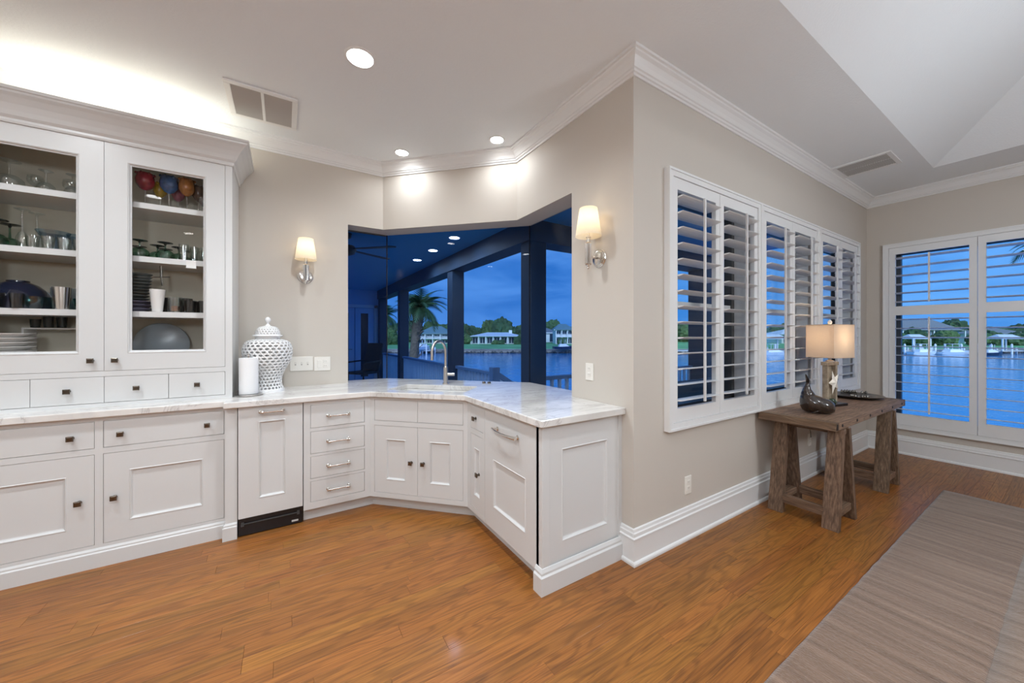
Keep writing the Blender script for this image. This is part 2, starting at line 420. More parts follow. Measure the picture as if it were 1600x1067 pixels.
struct(MB().box(-3.8, XE + T, -4.0, -3.8, 0, 3.17).build('wall_rear', 'wall_paint'))
struct(MB().box(-3.8, -3.6, -3.8, YL + T, 0, 3.17).build('wall_side', 'wall_paint'))

# ceiling with the vaulted tray over the living side
TX0, TX1, TY0, TY1, PITCH, RISE = .9, 5.333, -3.0, .798, .68, .95
m = MB()
z0, z1 = CEIL, 3.17
m.box(-3.8, XE + T, TY1, YL + T, z0, z1); m.box(-3.8, XE + T, -4, TY0, z0, z1)
m.box(-3.8, TX0, TY0, TY1, z0, z1); m.box(TX1, XE + T, TY0, TY1, z0, z1)
struct(m.build('ceiling', 'ceiling_paint'), 'off-white textured ceiling')
run = RISE / PITCH
o4 = [(TX0, TY0, CEIL), (TX1, TY0, CEIL), (TX1, TY1, CEIL), (TX0, TY1, CEIL)]
i4 = [(TX0 + run, TY0 + run, CEIL + RISE), (TX1 - run, TY0 + run, CEIL + RISE), (TX1 - run, TY1 - run, CEIL + RISE), (TX0 + run, TY1 - run, CEIL + RISE)]
up = [(x, y, CEIL + RISE + .15) for x, y, _ in o4]
m = MB().add(o4 + i4, [(0, 1, 5, 4), (1, 2, 6, 5), (2, 3, 7, 6), (3, 0, 4, 7), (4, 5, 6, 7)])
m.add([(x, y, z) for x, y, z in o4] + up, [(0, 1, 5, 4), (1, 2, 6, 5), (2, 3, 7, 6), (3, 0, 4, 7), (4, 5, 6, 7)])
struct(m.build('ceiling_vault', 'ceiling_paint'), 'hipped tray vault rising from the ceiling on the right')

crown = [(0, CEIL - .105), (.010, CEIL - .105), (.013, CEIL - .093), (.022, CEIL - .090), (.026, CEIL - .080), (.034, CEIL - .076), (.045, CEIL - .055), (.060, CEIL - .034),
         (.076, CEIL - .024), (.079, CEIL - .016), (.090, CEIL - .013), (.092, CEIL), (0, CEIL)]
struct(sweep([(-3.6, YL), A, B, (XR, YWIN), (XE, YWIN), (XE, -3.8)], crown).build('trim_1', 'trim_paint'), 'white crown moulding round the ceiling')
base = [(0, 0), (.030, 0), (.030, .012), (.026, .020), (.018, .024), (.018, .145), (.024, .150), (.024, .156), (.017, .162), (.017, .182), (.012, .188), (.010, .203), (0, .206)]
struct(sweep([(XR, 1.505), (XR, YWIN), (XE, YWIN), (XE, -3.8)], base).build('baseboard_right', 'trim_paint'), 'tall white stepped baseboard below the shuttered windows')
struct(sweep([(XE, -3.8), (-3.6, -3.8), (-3.6, YL), (-1.6, YL)], base).build('baseboard_rear', 'trim_paint'))

# floor: sub-floor plus oak boards, each its own piece
floor = struct(MB().box(-3.8, XE + T, -4.0, YL + T, -.12, -.016).build('floor', 'subfloor'), 'brown oak strip floor')
def plank_mesh(mb_list, name):
    vs, fs, rn = [], [], []
    for (x0, x1, y0, y1, zt, rv) in mb_list:
        b = .0005; k = len(vs)
        vs += [(x0, y0, -.016), (x1, y0, -.016), (x1, y1, -.016), (x0, y1, -.016),
               (x0, y0, zt - b), (x1, y0, zt - b), (x1, y1, zt - b), (x0, y1, zt - b),
               (x0 + b, y0 + b, zt), (x1 - b, y0 + b, zt), (x1 - b, y1 - b, zt), (x0 + b, y1 - b, zt)]
        F = [(8, 9, 10, 11), (4, 5, 9, 8), (5, 6, 10, 9), (6, 7, 11, 10), (7, 4, 8, 11), (0, 1, 5, 4), (1, 2, 6, 5), (2, 3, 7, 6), (3, 0, 4, 7)]
        fs += [tuple(i + k for i in f) for f in F]; rn += [rv] * len(F)
    me = bpy.data.meshes.new(name); me.from_pydata(vs, [], fs)
    a = me.attributes.new('rnd', 'FLOAT_VECTOR', 'FACE'); a.data.foreach_set('vector', [c for r in rn for c in r])
    me.materials.append(MATS['oak_floor']); me.update(); return me
PW = .083
planks = []
y = -3.78; row = 0
rg = random.Random(11)
while y < 3.60:
    x = -3.58 - rg.random() * .8
    while x < 5.93:
        L_ = rg.choice([.55, .7, .85, 1.0, 1.2, 1.45])
        a, b = max(x, -3.58), min(x + L_, 5.93)
        if b - a > .05: planks.append((a + .0004, b - .0004, y + .0004, y + PW - .0004, 0, (rg.random(), rg.random(), rg.random())))
        x += L_
    y += PW
def vis(p):
    best = 1e9
    for t in (0, .5, 1):
        x = p[0] + (p[1] - p[0]) * t; yy = (p[2] + p[3]) / 2
        d = FW[0] * x + FW[1] * yy; r = RT[0] * x + RT[1] * yy
        if d > .3 and abs(r / d) < 1.43 and 1.34 / d < .97: 
            hid = (x < -.3 and yy > 3.05) or (yy > 3.03) or (x > 1.2 and yy > 1.42) or (x + yy > 3.7 and x < 1.75 and yy > 1.5) or (yy < .6 and x > 1.7 and x < 4.8)
            if not hid: best = min(best, math.hypot(x, yy))
    return best
planks.sort(key=vis)
for p in planks[:300]:
    o = bpy.data.objects.new('plank', plank_mesh([p], 'plank')); col.objects.link(o); o.parent = floor
o = bpy.data.objects.new('planks', plank_mesh(planks[300:], 'planks')); col.objects.link(o); o.parent = floor; tag(o, kind='stuff')

# ------------------------------------------------------------------ windows (glazing)
GLZ = .006
w1 = struct(MB().prism([(.49, YL + T - .02), (AO[0] - .008, YL + T - .02), (AO[0] - .008, YL + T), (.49, YL + T)], HEAD - .012, HEAD).build('window_1', 'dark_bronze'), 'frameless three-pane corner window above the sink')
def pane(parent, p, q, z0, z1, mname='bay_glass'):
    d = Vector((q[0] - p[0], q[1] - p[1], 0)).normalized(); n = Vector((-d.y, d.x, 0)) * GLZ
    return MB().prism([p, q, (q[0] + n.x, q[1] + n.y), (p[0] + n.x, p[1] + n.y)], z0, z1).build('pane', mname, parent)
g = .004
pane(w1, (.49, YL + T - .012), (AO[0] - g, YL + T - .012), .905, HEAD)
pane(w1, (AO[0] + g, YL + T - .012 - g), (BO[0] - .012 - g, BO[1] + g), .905, HEAD)
pane(w1, (BO[0] - .012, BO[1] - g), (BO[0] - .012, 1.96), .905, HEAD)
MB().box(AO[0] - .004, AO[0] + .004, YL + T - .016, YL + T - .006, .905, HEAD).build('glass_joint', 'black_plastic', w1)
MB().box(BO[0] - .016, BO[0] - .008, BO[1] - .004, BO[1] + .004, .905, HEAD).build('glass_joint', 'black_plastic', w1)
def sash_window(name, x0, x1, z0, z1, loc, rz, label, meet=1.56):
    m = MB(); fw = .05
    m.box(x0, x0 + fw, .13, .19, z0, z1); m.box(x1 - fw, x1, .13, .19, z0, z1); m.box(x0, x1, .13, .19, z0, z0 + fw); m.box(x0, x1, .13, .19, z1 - fw, z1)
    wn = struct(m.build(name, 'dark_bronze', None, loc=loc, rotz=rz), label)
    MB().box(x0 + fw, x1 - fw, .14, .18, meet - .025, meet + .025).build('meeting_rail', 'white_vinyl', wn)
    MB().box(x0 + fw, x1 - fw, .157, .163, z0 + fw, z1 - fw).build('pane', 'pane_glass', wn)
    MB().box(x0, x1, 0.0, .13, z0, z0 + .006).build('window_sill', 'trim_paint', wn)
    MB().box(x0, x0 + .008, .031, .13, z0, z1).box(x1 - .008, x1, .031, .13, z0, z1).box(x0, x1, .031, .13, z1 - .008, z1).build('jamb_lining', 'trim_paint', wn)
for i, (a, b) in enumerate(WINS):
    sash_window('window_%d' % (i + 2), a + .075, b - .075, .80, 2.335, (0, YWIN, 0), 0, ['window behind the nearest shutters', 'window behind the middle shutters', 'window behind the shutters in the far corner'][i])
# right wall window: local x runs along -Y
sash_window('window_5', 0, RY1 - RY0 - .12, RZ0 + .06, RZ1 - .06, (XE, RY1 - .06, 0), R(-90), 'tall window on the end wall facing the water', 1.62)

# ------------------------------------------------------------------ plantation shutters
def louver_mesh(w_, depth, th, tilt):
    n = 12; ring = []
    for k in range(n):
        a = 2 * PI * k / n; yy = math.cos(a) * depth / 2; zz = math.sin(a) * th / 2
        ring.append((yy * math.cos(tilt) - zz * math.sin(tilt), yy * math.sin(tilt) + zz * math.cos(tilt)))
    m = MB().add([(0, *p) for p in ring] + [(w_, *p) for p in ring], [(k, (k + 1) % n, n + (k + 1) % n, n + k) for k in range(n)] + [tuple(range(n)), tuple(range(n, 2 * n))[::-1]])
    me = m.mesh('louver'); me.materials.append(MATS['trim_paint']); return me
def shutters(loc, rz, W, z0, z1, secs, label, tilt, npan=2):
    """secs: list of (z_low, z_high, louver count) openings"""
    root = empty('plantation_shutters', (loc[0], loc[1], loc[2]), rz, label, 'shutters', 'white plantation shutters')
    Z = lambda z: z - loc[2]
    fr = .042
    m = MB()
    m.box(0, fr, -.034, .03, Z(z0), Z(z1)); m.box(W - fr, W, -.034, .03, Z(z0), Z(z1)); m.box(fr, W - fr, -.034, .03, Z(z0), Z(z0 + fr)); m.box(fr, W - fr, -.034, .03, Z(z1 - fr), Z(z1))
    m.box(-.006, .008, -.040, .0, Z(z0) - .006, Z(z1) + .006); m.box(W - .008, W + .006, -.040, .0, Z(z0) - .006, Z(z1) + .006)
    m.box(.008, W - .008, -.040, .0, Z(z1) - .008, Z(z1) + .006); m.box(.008, W - .008, -.040, .0, Z(z0) - .006, Z(z0) + .008)
    m.build('shutter_frame', 'trim_paint', root)
    pw = (W - 2 * fr) / npan; st = .051; g = .002
    for i in range(npan):
        px0 = fr + i * pw + g; px1 = fr + (i + 1) * pw - g
        m = MB(); zb, zt = z0 + fr + g, z1 - fr - g
        m.box(px0, px0 + st, -.026, .004, Z(zb), Z(zt)); m.box(px1 - st, px1, -.026, .004, Z(zb), Z(zt))
        edges = [zb] + [e for s_ in secs for e in s_[:2]] + [zt]
        for k in range(0, len(edges), 2): m.box(px0 + st, px1 - st, -.026, .004, Z(edges[k]), Z(edges[k + 1]))
        pn = m.build('shutter_panel', 'trim_paint', root)
        lw = px1 - px0 - 2 * st - .004
        me = louver_mesh(lw, .112, .011, tilt)
        for (a, b, n) in secs:
            sp = (b - a) / n
            for k in range(n):
                o = bpy.data.objects.new('louver', me); col.objects.link(o); o.parent = pn
                o.location = (px0 + st + .002, -.011, Z(a + sp * (k + .5)))
            xc = (px0 + px1) / 2; ty = -.011 - .056 - .009
            zo = .056 * math.sin(-tilt) * -1
            MB().box(xc - .007, xc + .007, ty - .006, ty + .006, Z(a + sp * .35), Z(b - sp * .3)).build('tilt_bar', 'trim_paint', pn)
        hx = px0 + .0 if i == 0 else px1
        for zz in (z0 + .22, (z0 + z1) / 2, z1 - .22):
            MB().box(hx - .006, hx + .006, -.0275, -.0255, Z(zz) - .03, Z(zz) + .03).build('hinge', 'white_vinyl', pn)
    return root
LAB = ['white shutters on the window nearest the right sconce', 'white shutters on the middle window behind the table lamp', 'white shutters on the window beside the far room corner']
for i, (a, b) in enumerate(WINS):
    shutters((a, YWIN, .743), 0, b - a, .743, 2.392, [(.873, 2.275, 14)], LAB[i], R(-6))
shutters((XE, RY1, RZ0), R(-90), RY1 - RY0, RZ0, RZ1, [(.458, 1.573, 11), (1.673, 2.268, 6)], 'tall white shutters with a middle rail on the end wall', R(-4))

# ------------------------------------------------------------------ cabinetry
def door_front(parent, name, x0, x1, z0, z1, inset=None, y=0.0, th=.02, m_='cabinet_paint', recess=None):
    """slab front, or a frame with bead moulding and a sunk flat panel; front face at y, going back +y"""
    if not inset:
        return MB().box(x0, x1, y, y + th, z0, z1).build(name, m_, parent, bevel=.0015)
    l, r_, b, t = inset
    def ring(d, yy): return [(x0 + l + d, yy, z0 + b + d), (x1 - r_ - d, yy, z0 + b + d), (x1 - r_ - d, yy, z1 - t - d), (x0 + l + d, yy, z1 - t - d)]
    out = [(x0, y, z0), (x1, y, z0), (x1, y, z1), (x0, y, z1)]
    back = [(x0, y + th, z0), (x1, y + th, z0), (x1, y + th, z1), (x0, y + th, z1)]
    rings = [back, out, ring(0, y), ring(.004, y - .003), ring(.009, y + .001), ring(.013, y + .008), ring(.018, y + .010), ring(.018, y + th)]
    vs = [p for r0 in rings for p in r0]; fs = []
    for i in range(len(rings) - 1):
        for k in range(4): fs.append((i * 4 + k, i * 4 + (k + 1) % 4, (i + 1) * 4 + (k + 1) % 4, (i + 1) * 4 + k))
    for k in range(4): fs.append((k, (k + 1) % 4, 28 + (k + 1) % 4, 28 + k))
    d = MB().add(vs, fs).build(name, m_, parent)
    return d, (x0 + l + .018, x1 - r_ - .018, z0 + b + .018, z1 - t - .018, y + .010)
def shaker(parent, x0, x1, z0, z1, inset, name='door', y=0.0):
    d, (a, b, c, e, yy) = door_front(parent, name, x0, x1, z0, z1, inset, y)
    MB().box(a, b, yy, yy + .008, c, e).build('panel', 'cabinet_paint', d)
    return d
def knob(parent, x, z, y=0.0, s=.0145):
    m = MB(); m.lathe([(.011, 0), (.011, -.003), (.006, -.005), (.006, -.018)], 12, (x, y, z), 'y')
    a = s * .62
    m.add([(x - a, y - .016, z - a), (x + a, y - .016, z - a), (x + a, y - .016, z + a), (x - a, y - .016, z + a),
           (x - s, y - .022, z - s), (x + s, y - .022, z - s), (x + s, y - .022, z + s), (x - s, y - .022, z + s),
           (x - s, y - .028, z - s), (x + s, y - .028, z - s), (x + s, y - .028, z + s), (x - s, y - .028, z + s),
           (x - a, y - .031, z - a), (x + a, y - .031, z - a), (x + a, y - .031, z + a), (x - a, y - .031, z + a)],
          [tuple(i * 4 + k for k in (0, 1, 2, 3)) for i in (0, 3)] + [(i * 4 + k, i * 4 + (k + 1) % 4, i * 4 + 4 + (k + 1) % 4, i * 4 + 4 + k) for i in range(3) for k in range(4)])
    return m.build('knob', 'dark_nickel', parent)
def bar_handle(parent, x0, x1, z, y=0.0, r=.006):
    m = MB()
    for x, s in ((x0, -1), (x1, 1)):
        m.lathe([(.012, 0), (.012, -.004), (.007, -.007), (.006, -.030)], 12, (x, y, z), 'y')
        m.lathe([(0, -.016 * s), (.008, -.014 * s), (.010, -.006 * s), (.007, .0), (.010, .006 * s), (.006, .012 * s)][::1] if s > 0 else
                [(0, .016), (.008, .014), (.010, .006), (.007, 0), (.010, -.006), (.006, -.012)], 12, (x + .004 * -s, y - .030, z), 'x')
    m.tube([(x0, y - .030, z), (x1, y - .030, z)], r, 10)
    return m.build('bar_handle', 'nickel', parent, smooth=True, auto=40)
PT = 'cabinet_paint'
CT0, CT1 = .868, .908

# left base cabinet (below the hutch); local x = world X + 1.585
bc = empty('base_cabinet', (-1.585, 3.055, 0), 0, 'wide white base cabinet with two drawers and doors below the hutch', 'cabinet')
X = lambda x: x + 1.585
MB().box(0, X(-.33), .022, .55, .03, CT0).build('cabinet_body', PT, bc)
m = MB()
for a, b in ((-1.585, -1.525), (-.932, -.898), (-.342, -.33)): m.box(X(a), X(b), 0, .022, .095, CT0)
for a, b in ((-1.525, -.932), (-.898, -.342)):
    m.box(X(a), X(b), 0, .022, .842, CT0); m.box(X(a), X(b), 0, .022, .652, .686); m.box(X(a), X(b), 0, .022, .095, .128)
m.build('face_frame', PT, bc)
for a, b in ((-1.523, -.934), (-.896, -.344)):
    dr = door_front(bc, 'drawer', X(a), X(b), .688, .840, y=.001)
    sides = (a + .16, b - .087) if a < -1 else (a + .073, b - .083)
    for xx in sides: knob(dr, X(xx), .760, .001)
    dd = shaker(bc, X(a), X(b), .130, .650, (.106, .106, .108, .108), y=.001)
    knob(dd, X(b - .058 if a < -1 else a + .046), .389, .001)
sweep([(0, 0), (X(-.33), 0)], [(0, 0), (.014, 0), (.014, .083), (.009, .090), (.009, .098), (.003, .108), (0, .108)]).build('base_moulding', PT, bc)
m = MB().box(X(-.33), X(-.267), -.06, .55, 0, CT0)
pl = m.build('pilaster', PT, bc)
sweep([(X(-.33), .0), (X(-.33), -.06), (X(-.267), -.06)], [(0, 0), (.014, 0), (.014, .083), (.009, .090), (.009, .098), (.003, .108), (0, .108)]).build('pilaster_block', PT, pl)

# panelled under-counter appliance
ic = empty('undercounter_icemaker', (-.264, 2.975, 0), 0, 'white panelled under-counter appliance with black kick grille', 'appliance')
MB().box(.002, .373, .045, .60, .0, CT0 - .004).build('appliance_body', 'black_plastic', ic)
dd = shaker(ic, .003, .372, .128, CT0 - .004, (.110, .104, .115, .102), name='door_panel')
bar_handle(dd, .125, .255, .825)
kg = MB().box(.004, .371, .022, .045, .006, .124).build('kick_grille', 'black_plastic', ic)
m = MB().tube([(.018, .016, .083), (.352, .016, .083)], .005, 8); m.build('grille_rail', 'rubber', kg)
for xx in (.025, .345): MB().box(xx - .008, xx + .008, .012, .024, .070, .096).build('rail_bracket', 'rubber', kg)
MB().box(.305, .345, .020, .0225, .022, .034).build('badge', 'grille_grey', kg)

# four-drawer cabinet
dc = empty('drawer_cabinet', (.113, 2.975, 0), 0, 'white four-drawer cabinet left of the sink', 'cabinet')
DW = .565 - .113
MB().prism([(0, .022), (DW - .002, .022), (DW + .2, .222), (DW + .2, .6), (0, .6)], .09, CT0).build('cabinet_body', PT, dc)
m = MB(); m.box(0, .042, 0, .022, .09, CT0); m.box(DW - .043, DW, 0, .022, .09, CT0)
zz = [(.145, .292), (.308, .466), (.484, .642), (.658, .842)]
zz = [(.140, .290), (.308, .468), (.486, .648), (.672, .838)]
e = [.09] + [q for p in zz for q in p] + [CT0]
for k in range(0, len(e), 2): m.box(.042, DW - .043, 0, .022, e[k], e[k + 1])
m.build('face_frame', PT, dc)
for a, b in zz:
    dr = door_front(dc, 'drawer', .044, DW - .045, a + .002, b - .002, y=.001)
    bar_handle(dr, .156, .296, (a + b) / 2 - .002, .001)
MB().box(0, DW + .06, .055, .075, 0, .09).build('toe_kick', PT, dc)

# diagonal sink cabinet
sc = empty('sink_cabinet', (.565, 2.975, 0), R(-45), 'angled white sink cabinet with two doors under the corner window', 'cabinet')
SW = .799
MB().prism([(.002, .022), (SW - .002, .022), (SW - .002, .56), (.002, .56)], .09, .62).build('cabinet_body', PT, sc)
m = MB(); m.box(0, .034, 0, .022, .09, CT0); m.box(SW - .034, SW, 0, .022, .09, CT0)
m.box(.034, SW - .034, 0, .022, .846, CT0); m.box(.034, SW - .034, 0, .022, .646, .682); m.box(.034, SW - .034, 0, .022, .09, .127)
m.build('face_frame', PT, sc)
h = SW / 2
for a, b in ((.036, h - .001), (h + .001, SW - .036)):
    door_front(sc, 'false_drawer', a, b, .684, .844, y=.001)
    dd = shaker(sc, a, b, .129, .644, (.098, .098, .10, .10), y=.001)
    knob(dd, h - .05 if a < h - .01 else h + .05, .378, .001)
MB().box(-.03, SW + .03, .06, .08, 0, .09).build('toe_kick', PT, sc)
# sink basin (undermount) in the same frame
sk = empty('sink_basin', (.565, 2.975, 0), R(-45), 'white undermount sink sunk in the marble counter', 'sink')
SX0, SX1, SY0, SY1 = .075, .735, .105, .43
m = MB(); t_ = .012
m.box(SX0 - t_, SX0, SY0 - t_, SY1 + t_, .66, CT0 - .001); m.box(SX1, SX1 + t_, SY0 - t_, SY1 + t_, .66, CT0 - .001)
m.box(SX0, SX1, SY0 - t_, SY0, .66, CT0 - .001); m.box(SX0, SX1, SY1, SY1 + t_, .66, CT0 - .001); m.box(SX0, SX1, SY0, SY1, .66, .672)
m.build('basin', 'sink_white', sk)
MB().lathe([(.0, .675), (.03, .675), (.042, .6735), (.042, .671)], 20, (h, .27, 0)).build('drain', 'nickel', sk, smooth=True)

# narrow cabinet and dishwasher on the peninsula side: local x runs along -Y
nc = empty('narrow_cabinet', (1.13, 2.41, 0), R(-90), 'narrow white cabinet between the sink and dishwasher panel', 'cabinet')
NWD = .268
MB().prism([(.002, .022), (NWD, .022), (NWD, .58), (-.2, .58), (-.2, .222)], .09, CT0).build('cabinet_body', PT, nc)
m = MB(); m.box(0, .055, 0, .022, .09, CT0); m.box(NWD - .02, NWD, 0, .022, .09, CT0)
for a, b in ((.09, .127), (.646, .682), (.846, CT0)): m.box(.055, NWD - .02, 0, .022, a, b)
m.build('face_frame', PT, nc)
dr = door_front(nc, 'drawer', .057, NWD - .022, .684, .844, y=.001); knob(dr, .135, .762, .001)
dd = shaker(nc, .057, NWD - .022, .129, .644, (.05, .05, .09, .09), y=.001); knob(dd, .19 - .005, .385, .001)
MB().box(-.06, NWD, .065, .085, 0, .09).build('toe_kick', PT, nc)
dw = empty('dishwasher', (1.13, 2.142, 0), R(-90), 'white panelled dishwasher with long nickel handle', 'dishwasher')
DWW = .583
MB().box(.0, DWW + .001, .021, .58, .095, CT0 - .004).build('appliance_body', 'grille_grey', dw)
dd = shaker(dw, .0025, DWW - .001, .094, CT0 - .004, (.115, .098, .148, .315), name='door_panel')
m = MB()
for x in (.175, .405): m.lathe([(.014, 0), (.014, -.005), (.008, -.009), (.008, -.034)], 12, (x, 0, .757), 'y')
m.tube([(.155, -.030, .757), (.175, -.034, .757), (.23, -.046, .757), (.29, -.050, .757), (.35, -.046, .757), (.405, -.034, .757), (.425, -.030, .757)], [.010, .011, .008, .0075, .008, .011, .010], 10)
m.build('bar_handle', 'nickel', dd, smooth=True, auto=40)
MB().box(0, DWW, .065, .085, 0, .09).build('toe_kick', PT, dw)
# finished end of the peninsula
ep = empty('peninsula_end', (1.13, 1.505, 0), 0, 'white panelled peninsula end with corner post and base moulding', 'cabinet panel')
EW = XR - 1.13
MB().box(0, .05, 0, .052, 0, CT0).build('corner_post', PT, ep, bevel=.002)
MB().box(.0, EW, .03, .05, 0, CT0).build('backing', PT, ep)
shaker(ep, .05, EW - .03, .10, CT0 - .01, (.088, .088, .128, .128), name='end_panel', y=.008)
MB().box(EW - .03, EW - .001, 0, .03, .0, CT0).build('wall_stile', PT, ep)
sweep([(0, .052), (0, 0), (EW - .001, 0)], [(0, 0), (.020, 0), (.020, .092), (.012, .100), (.012, .112), (.004, .128), (0, .130)]).build('base_moulding', PT, ep)

# marble worktop
def worktop():
    outer = [(-1.60, 3.022), (-.335, 3.022), (-.335, 2.945), (.5526, 2.945), (1.10, 2.3976), (1.10, 1.475), (XR - .001, 1.475), (XR - .001, 1.961),
             (1.922, 1.961), (1.922, 2.745), (.874, 3.796), (.491, 3.796), (.491, YL - .001), (-1.60, YL - .001)]
    def SP(s, t): return (.565 + S2 * (s + t), 2.975 + S2 * (t - s))
    r = .02; hole = []
    for cx, cy, a0 in ((SX1 - r, SY1 - r, 0), (SX0 + r, SY1 - r, 90), (SX0 + r, SY0 + r, 180), (SX1 - r, SY0 + r, 270)):
        for k in range(4): a = R(a0 + k * 30); hole.append(SP(cx + r * math.cos(a), cy + r * math.sin(a)))
    bm = bmesh.new()
    loops = []
    for lp in (outer, hole):
        vs = [bm.verts.new((x, y, CT1)) for x, y in lp]
        es = [bm.edges.new((vs[i], vs[(i + 1) % len(vs)])) for i in range(len(vs))]; loops.append(es)
    g = bmesh.ops.triangle_fill(bm, edges=[e for l in loops for e in l], use_beauty=True)
    fs = [f for f in bm.faces]
    ex = bmesh.ops.extrude_face_region(bm, geom=fs)
    for v in [q for q in ex['geom'] if isinstance(q, bmesh.types.BMVert)]: v.co.z = CT0
    bmesh.ops.recalc_face_normals(bm, faces=bm.faces)
    me = bpy.data.meshes.new('countertop'); bm.to_mesh(me); bm.free(); me.materials.append(MATS['marble'])
    o = bpy.data.objects.new('countertop', me); col.objects.link(o)
    b = o.modifiers.new('bevel', 'BEVEL'); b.width = .005; b.segments = 2; b.limit_method = 'ANGLE'; b.angle_limit = R(50)
    return tag(o, 'veined white marble worktop running into the corner window', 'countertop')
worktop()

# faucet
fc = empty('faucet', (.565 + S2 * (.40 + .53), 2.975 + S2 * (.53 - .40), CT1), 0, 'brushed nickel gooseneck faucet behind the sink', 'faucet')
fd = Vector((-.90, -.43, 0)).normalized(); pts = [(0, 0, .02), (0, 0, .27)]
for k in range(1, 13):
    a = PI * k / 12; pts.append(tuple(fd * (.085 * (1 - math.cos(a))) + Vector((0, 0, .29 + .095 * math.sin(a)))))
pts.append(tuple(fd * .17 + Vector((0, 0, .22))))
MB().tube(pts, .0125, 14).build('spout', 'brushed_steel', fc, smooth=True, auto=50)
MB().lathe([(.030, 0), (.030, .006), (.021, .010), (.021, .15), (.016, .155)], 20).build('faucet_body', 'brushed_steel', fc, smooth=True, auto=40)
hd = Vector((RT[0], RT[1], 0))
MB().tube([hd * .01 + Vector((0, 0, .085)), hd * .080 + Vector((0, 0, .085))], .0145, 14).build('lever', 'brushed_steel', fc, smooth=True, auto=50)
for i, (dx, dy) in enumerate(((0, 0), (.035, -.035))):
    tag(MB().lathe([(.016, 0), (.016, .010), (.012, .014), (0, .015)], 16).build('air_switch', 'dark_nickel', smooth=True, auto=40, loc=(1.535 + dx, 2.925 + dy, CT1)),
        ['small dark push button left of its twin by the sink', 'small dark push button right of its twin by the sink'][i], 'button', 'counter push buttons')

# ------------------------------------------------------------------ hutch
HX0, HX1, HY = -1.555, -.313, 3.19
hu = empty('china_hutch', (HX0, HY, CT1), 0, 'tall white hutch with two glass doors standing on the marble', 'hutch')
HW = HX1 - HX0; D_ = YL - HY - .002
hx = lambda x: x - HX0
hz = lambda z: z - CT1
TOPZ = 2.56
m = MB(); m.box(0, .02, .02, D_, 0, hz(TOPZ)); m.box(HW - .02, HW, .02, D_, 0, hz(TOPZ)); m.box(.02, HW - .02, .02, D_, hz(TOPZ) - .02, hz(TOPZ))
m.box(.02, HW - .02, .02, D_, hz(1.095), hz(1.125))
m.build('carcass', PT, hu)
MB().box(.02, HW - .02, D_ - .012, D_, hz(1.125), hz(TOPZ) - .02).build('back_panel', 'cabinet_inside', hu)
m = MB(); m.box(.0201, .023, .025, D_ - .012, hz(1.125), hz(TOPZ) - .02); m.box(HW - .023, HW - .0201, .025, D_ - .012, hz(1.125), hz(TOPZ) - .02)
m.build('side_lining', 'cabinet_inside', hu)
m = MB(); m.box(0, .038, 0, .02, 0, hz(TOPZ)); m.box(HW - .038, HW, 0, .02, 0, hz(TOPZ))
for a, b in ((CT1, .930), (1.092, 1.124), (2.527, TOPZ)): m.box(.038, HW - .038, 0, .02, hz(a), hz(b))
m.build('face_frame', PT, hu)
for z in (2.20, 1.853, 1.497):
    MB().box(.0235, HW - .0235, .058, D_ - .013, hz(z - .036), hz(z)).build('shelf', PT, hu)
xm = hx(-.934)
for a, b in ((.040, xm - .001), (xm + .001, HW - .040)):
    l_, r_ = (.117, .117)
    d, (ia, ib, ic_, id_, yy) = door_front(hu, 'door', a, b, hz(1.126), hz(2.525), (l_ - .018, r_ - .018, .122 - .018, .119 - .018), y=.001)
    MB().box(ia - .004, ib + .004, .011, .015, ic_ - .004, id_ + .004).build('glass_pane', 'cabinet_glass', d)
    knob(d, b - .05 if a < xm - .01 else a + .05, hz(1.190), .001)
dx = [hx(-1.515), hx(-1.225), hx(-.934), hx(-.643), hx(-.352)]
for a, b in zip(dx, dx[1:]):
    dr = door_front(hu, 'drawer', a + .001, b - .001, hz(.932), hz(1.090), y=.001); knob(dr, (a + b) / 2, hz(1.012), .001)
hc = [(0, hz(2.525)), (.008, hz(2.525)), (.012, hz(2.535)), (.012, hz(2.548)), (.020, hz(2.556)), (.026, hz(2.562)), (.036, hz(2.585)), (.052, hz(2.615)), (.075, hz(2.645)), (.090, hz(2.660)), (.093, hz(2.670)), (.100, hz(2.674)), (.102, hz(2.690)), (0, hz(2.690))]
sweep([(0, D_), (0, 0), (HW, 0), (HW, D_)], hc).build('crown', PT, hu)
MB().box(.0, HW, .0, D_, hz(2.60), hz(2.64)).build('top_deck', PT, hu)
tag(MB().box(-1.50, -.40, 3.40, 3.425, 2.641, 2.652).build('cove_light', 'cove_led'), 'thin warm light strip on top of the hutch', 'light strip')
ld = bpy.data.lights.new('cove', 'AREA'); ld.shape = 'RECTANGLE'; ld.size = 1.05; ld.size_y = .10; ld.energy = COVE_POWER; ld.color = (1, .95, .80)
lo = bpy.data.objects.new('cove_lamp', ld); col.objects.link(lo); lo.location = (-.93, 3.40, 2.66); lo.rotation_euler = (R(180 - 8), 0, 0)

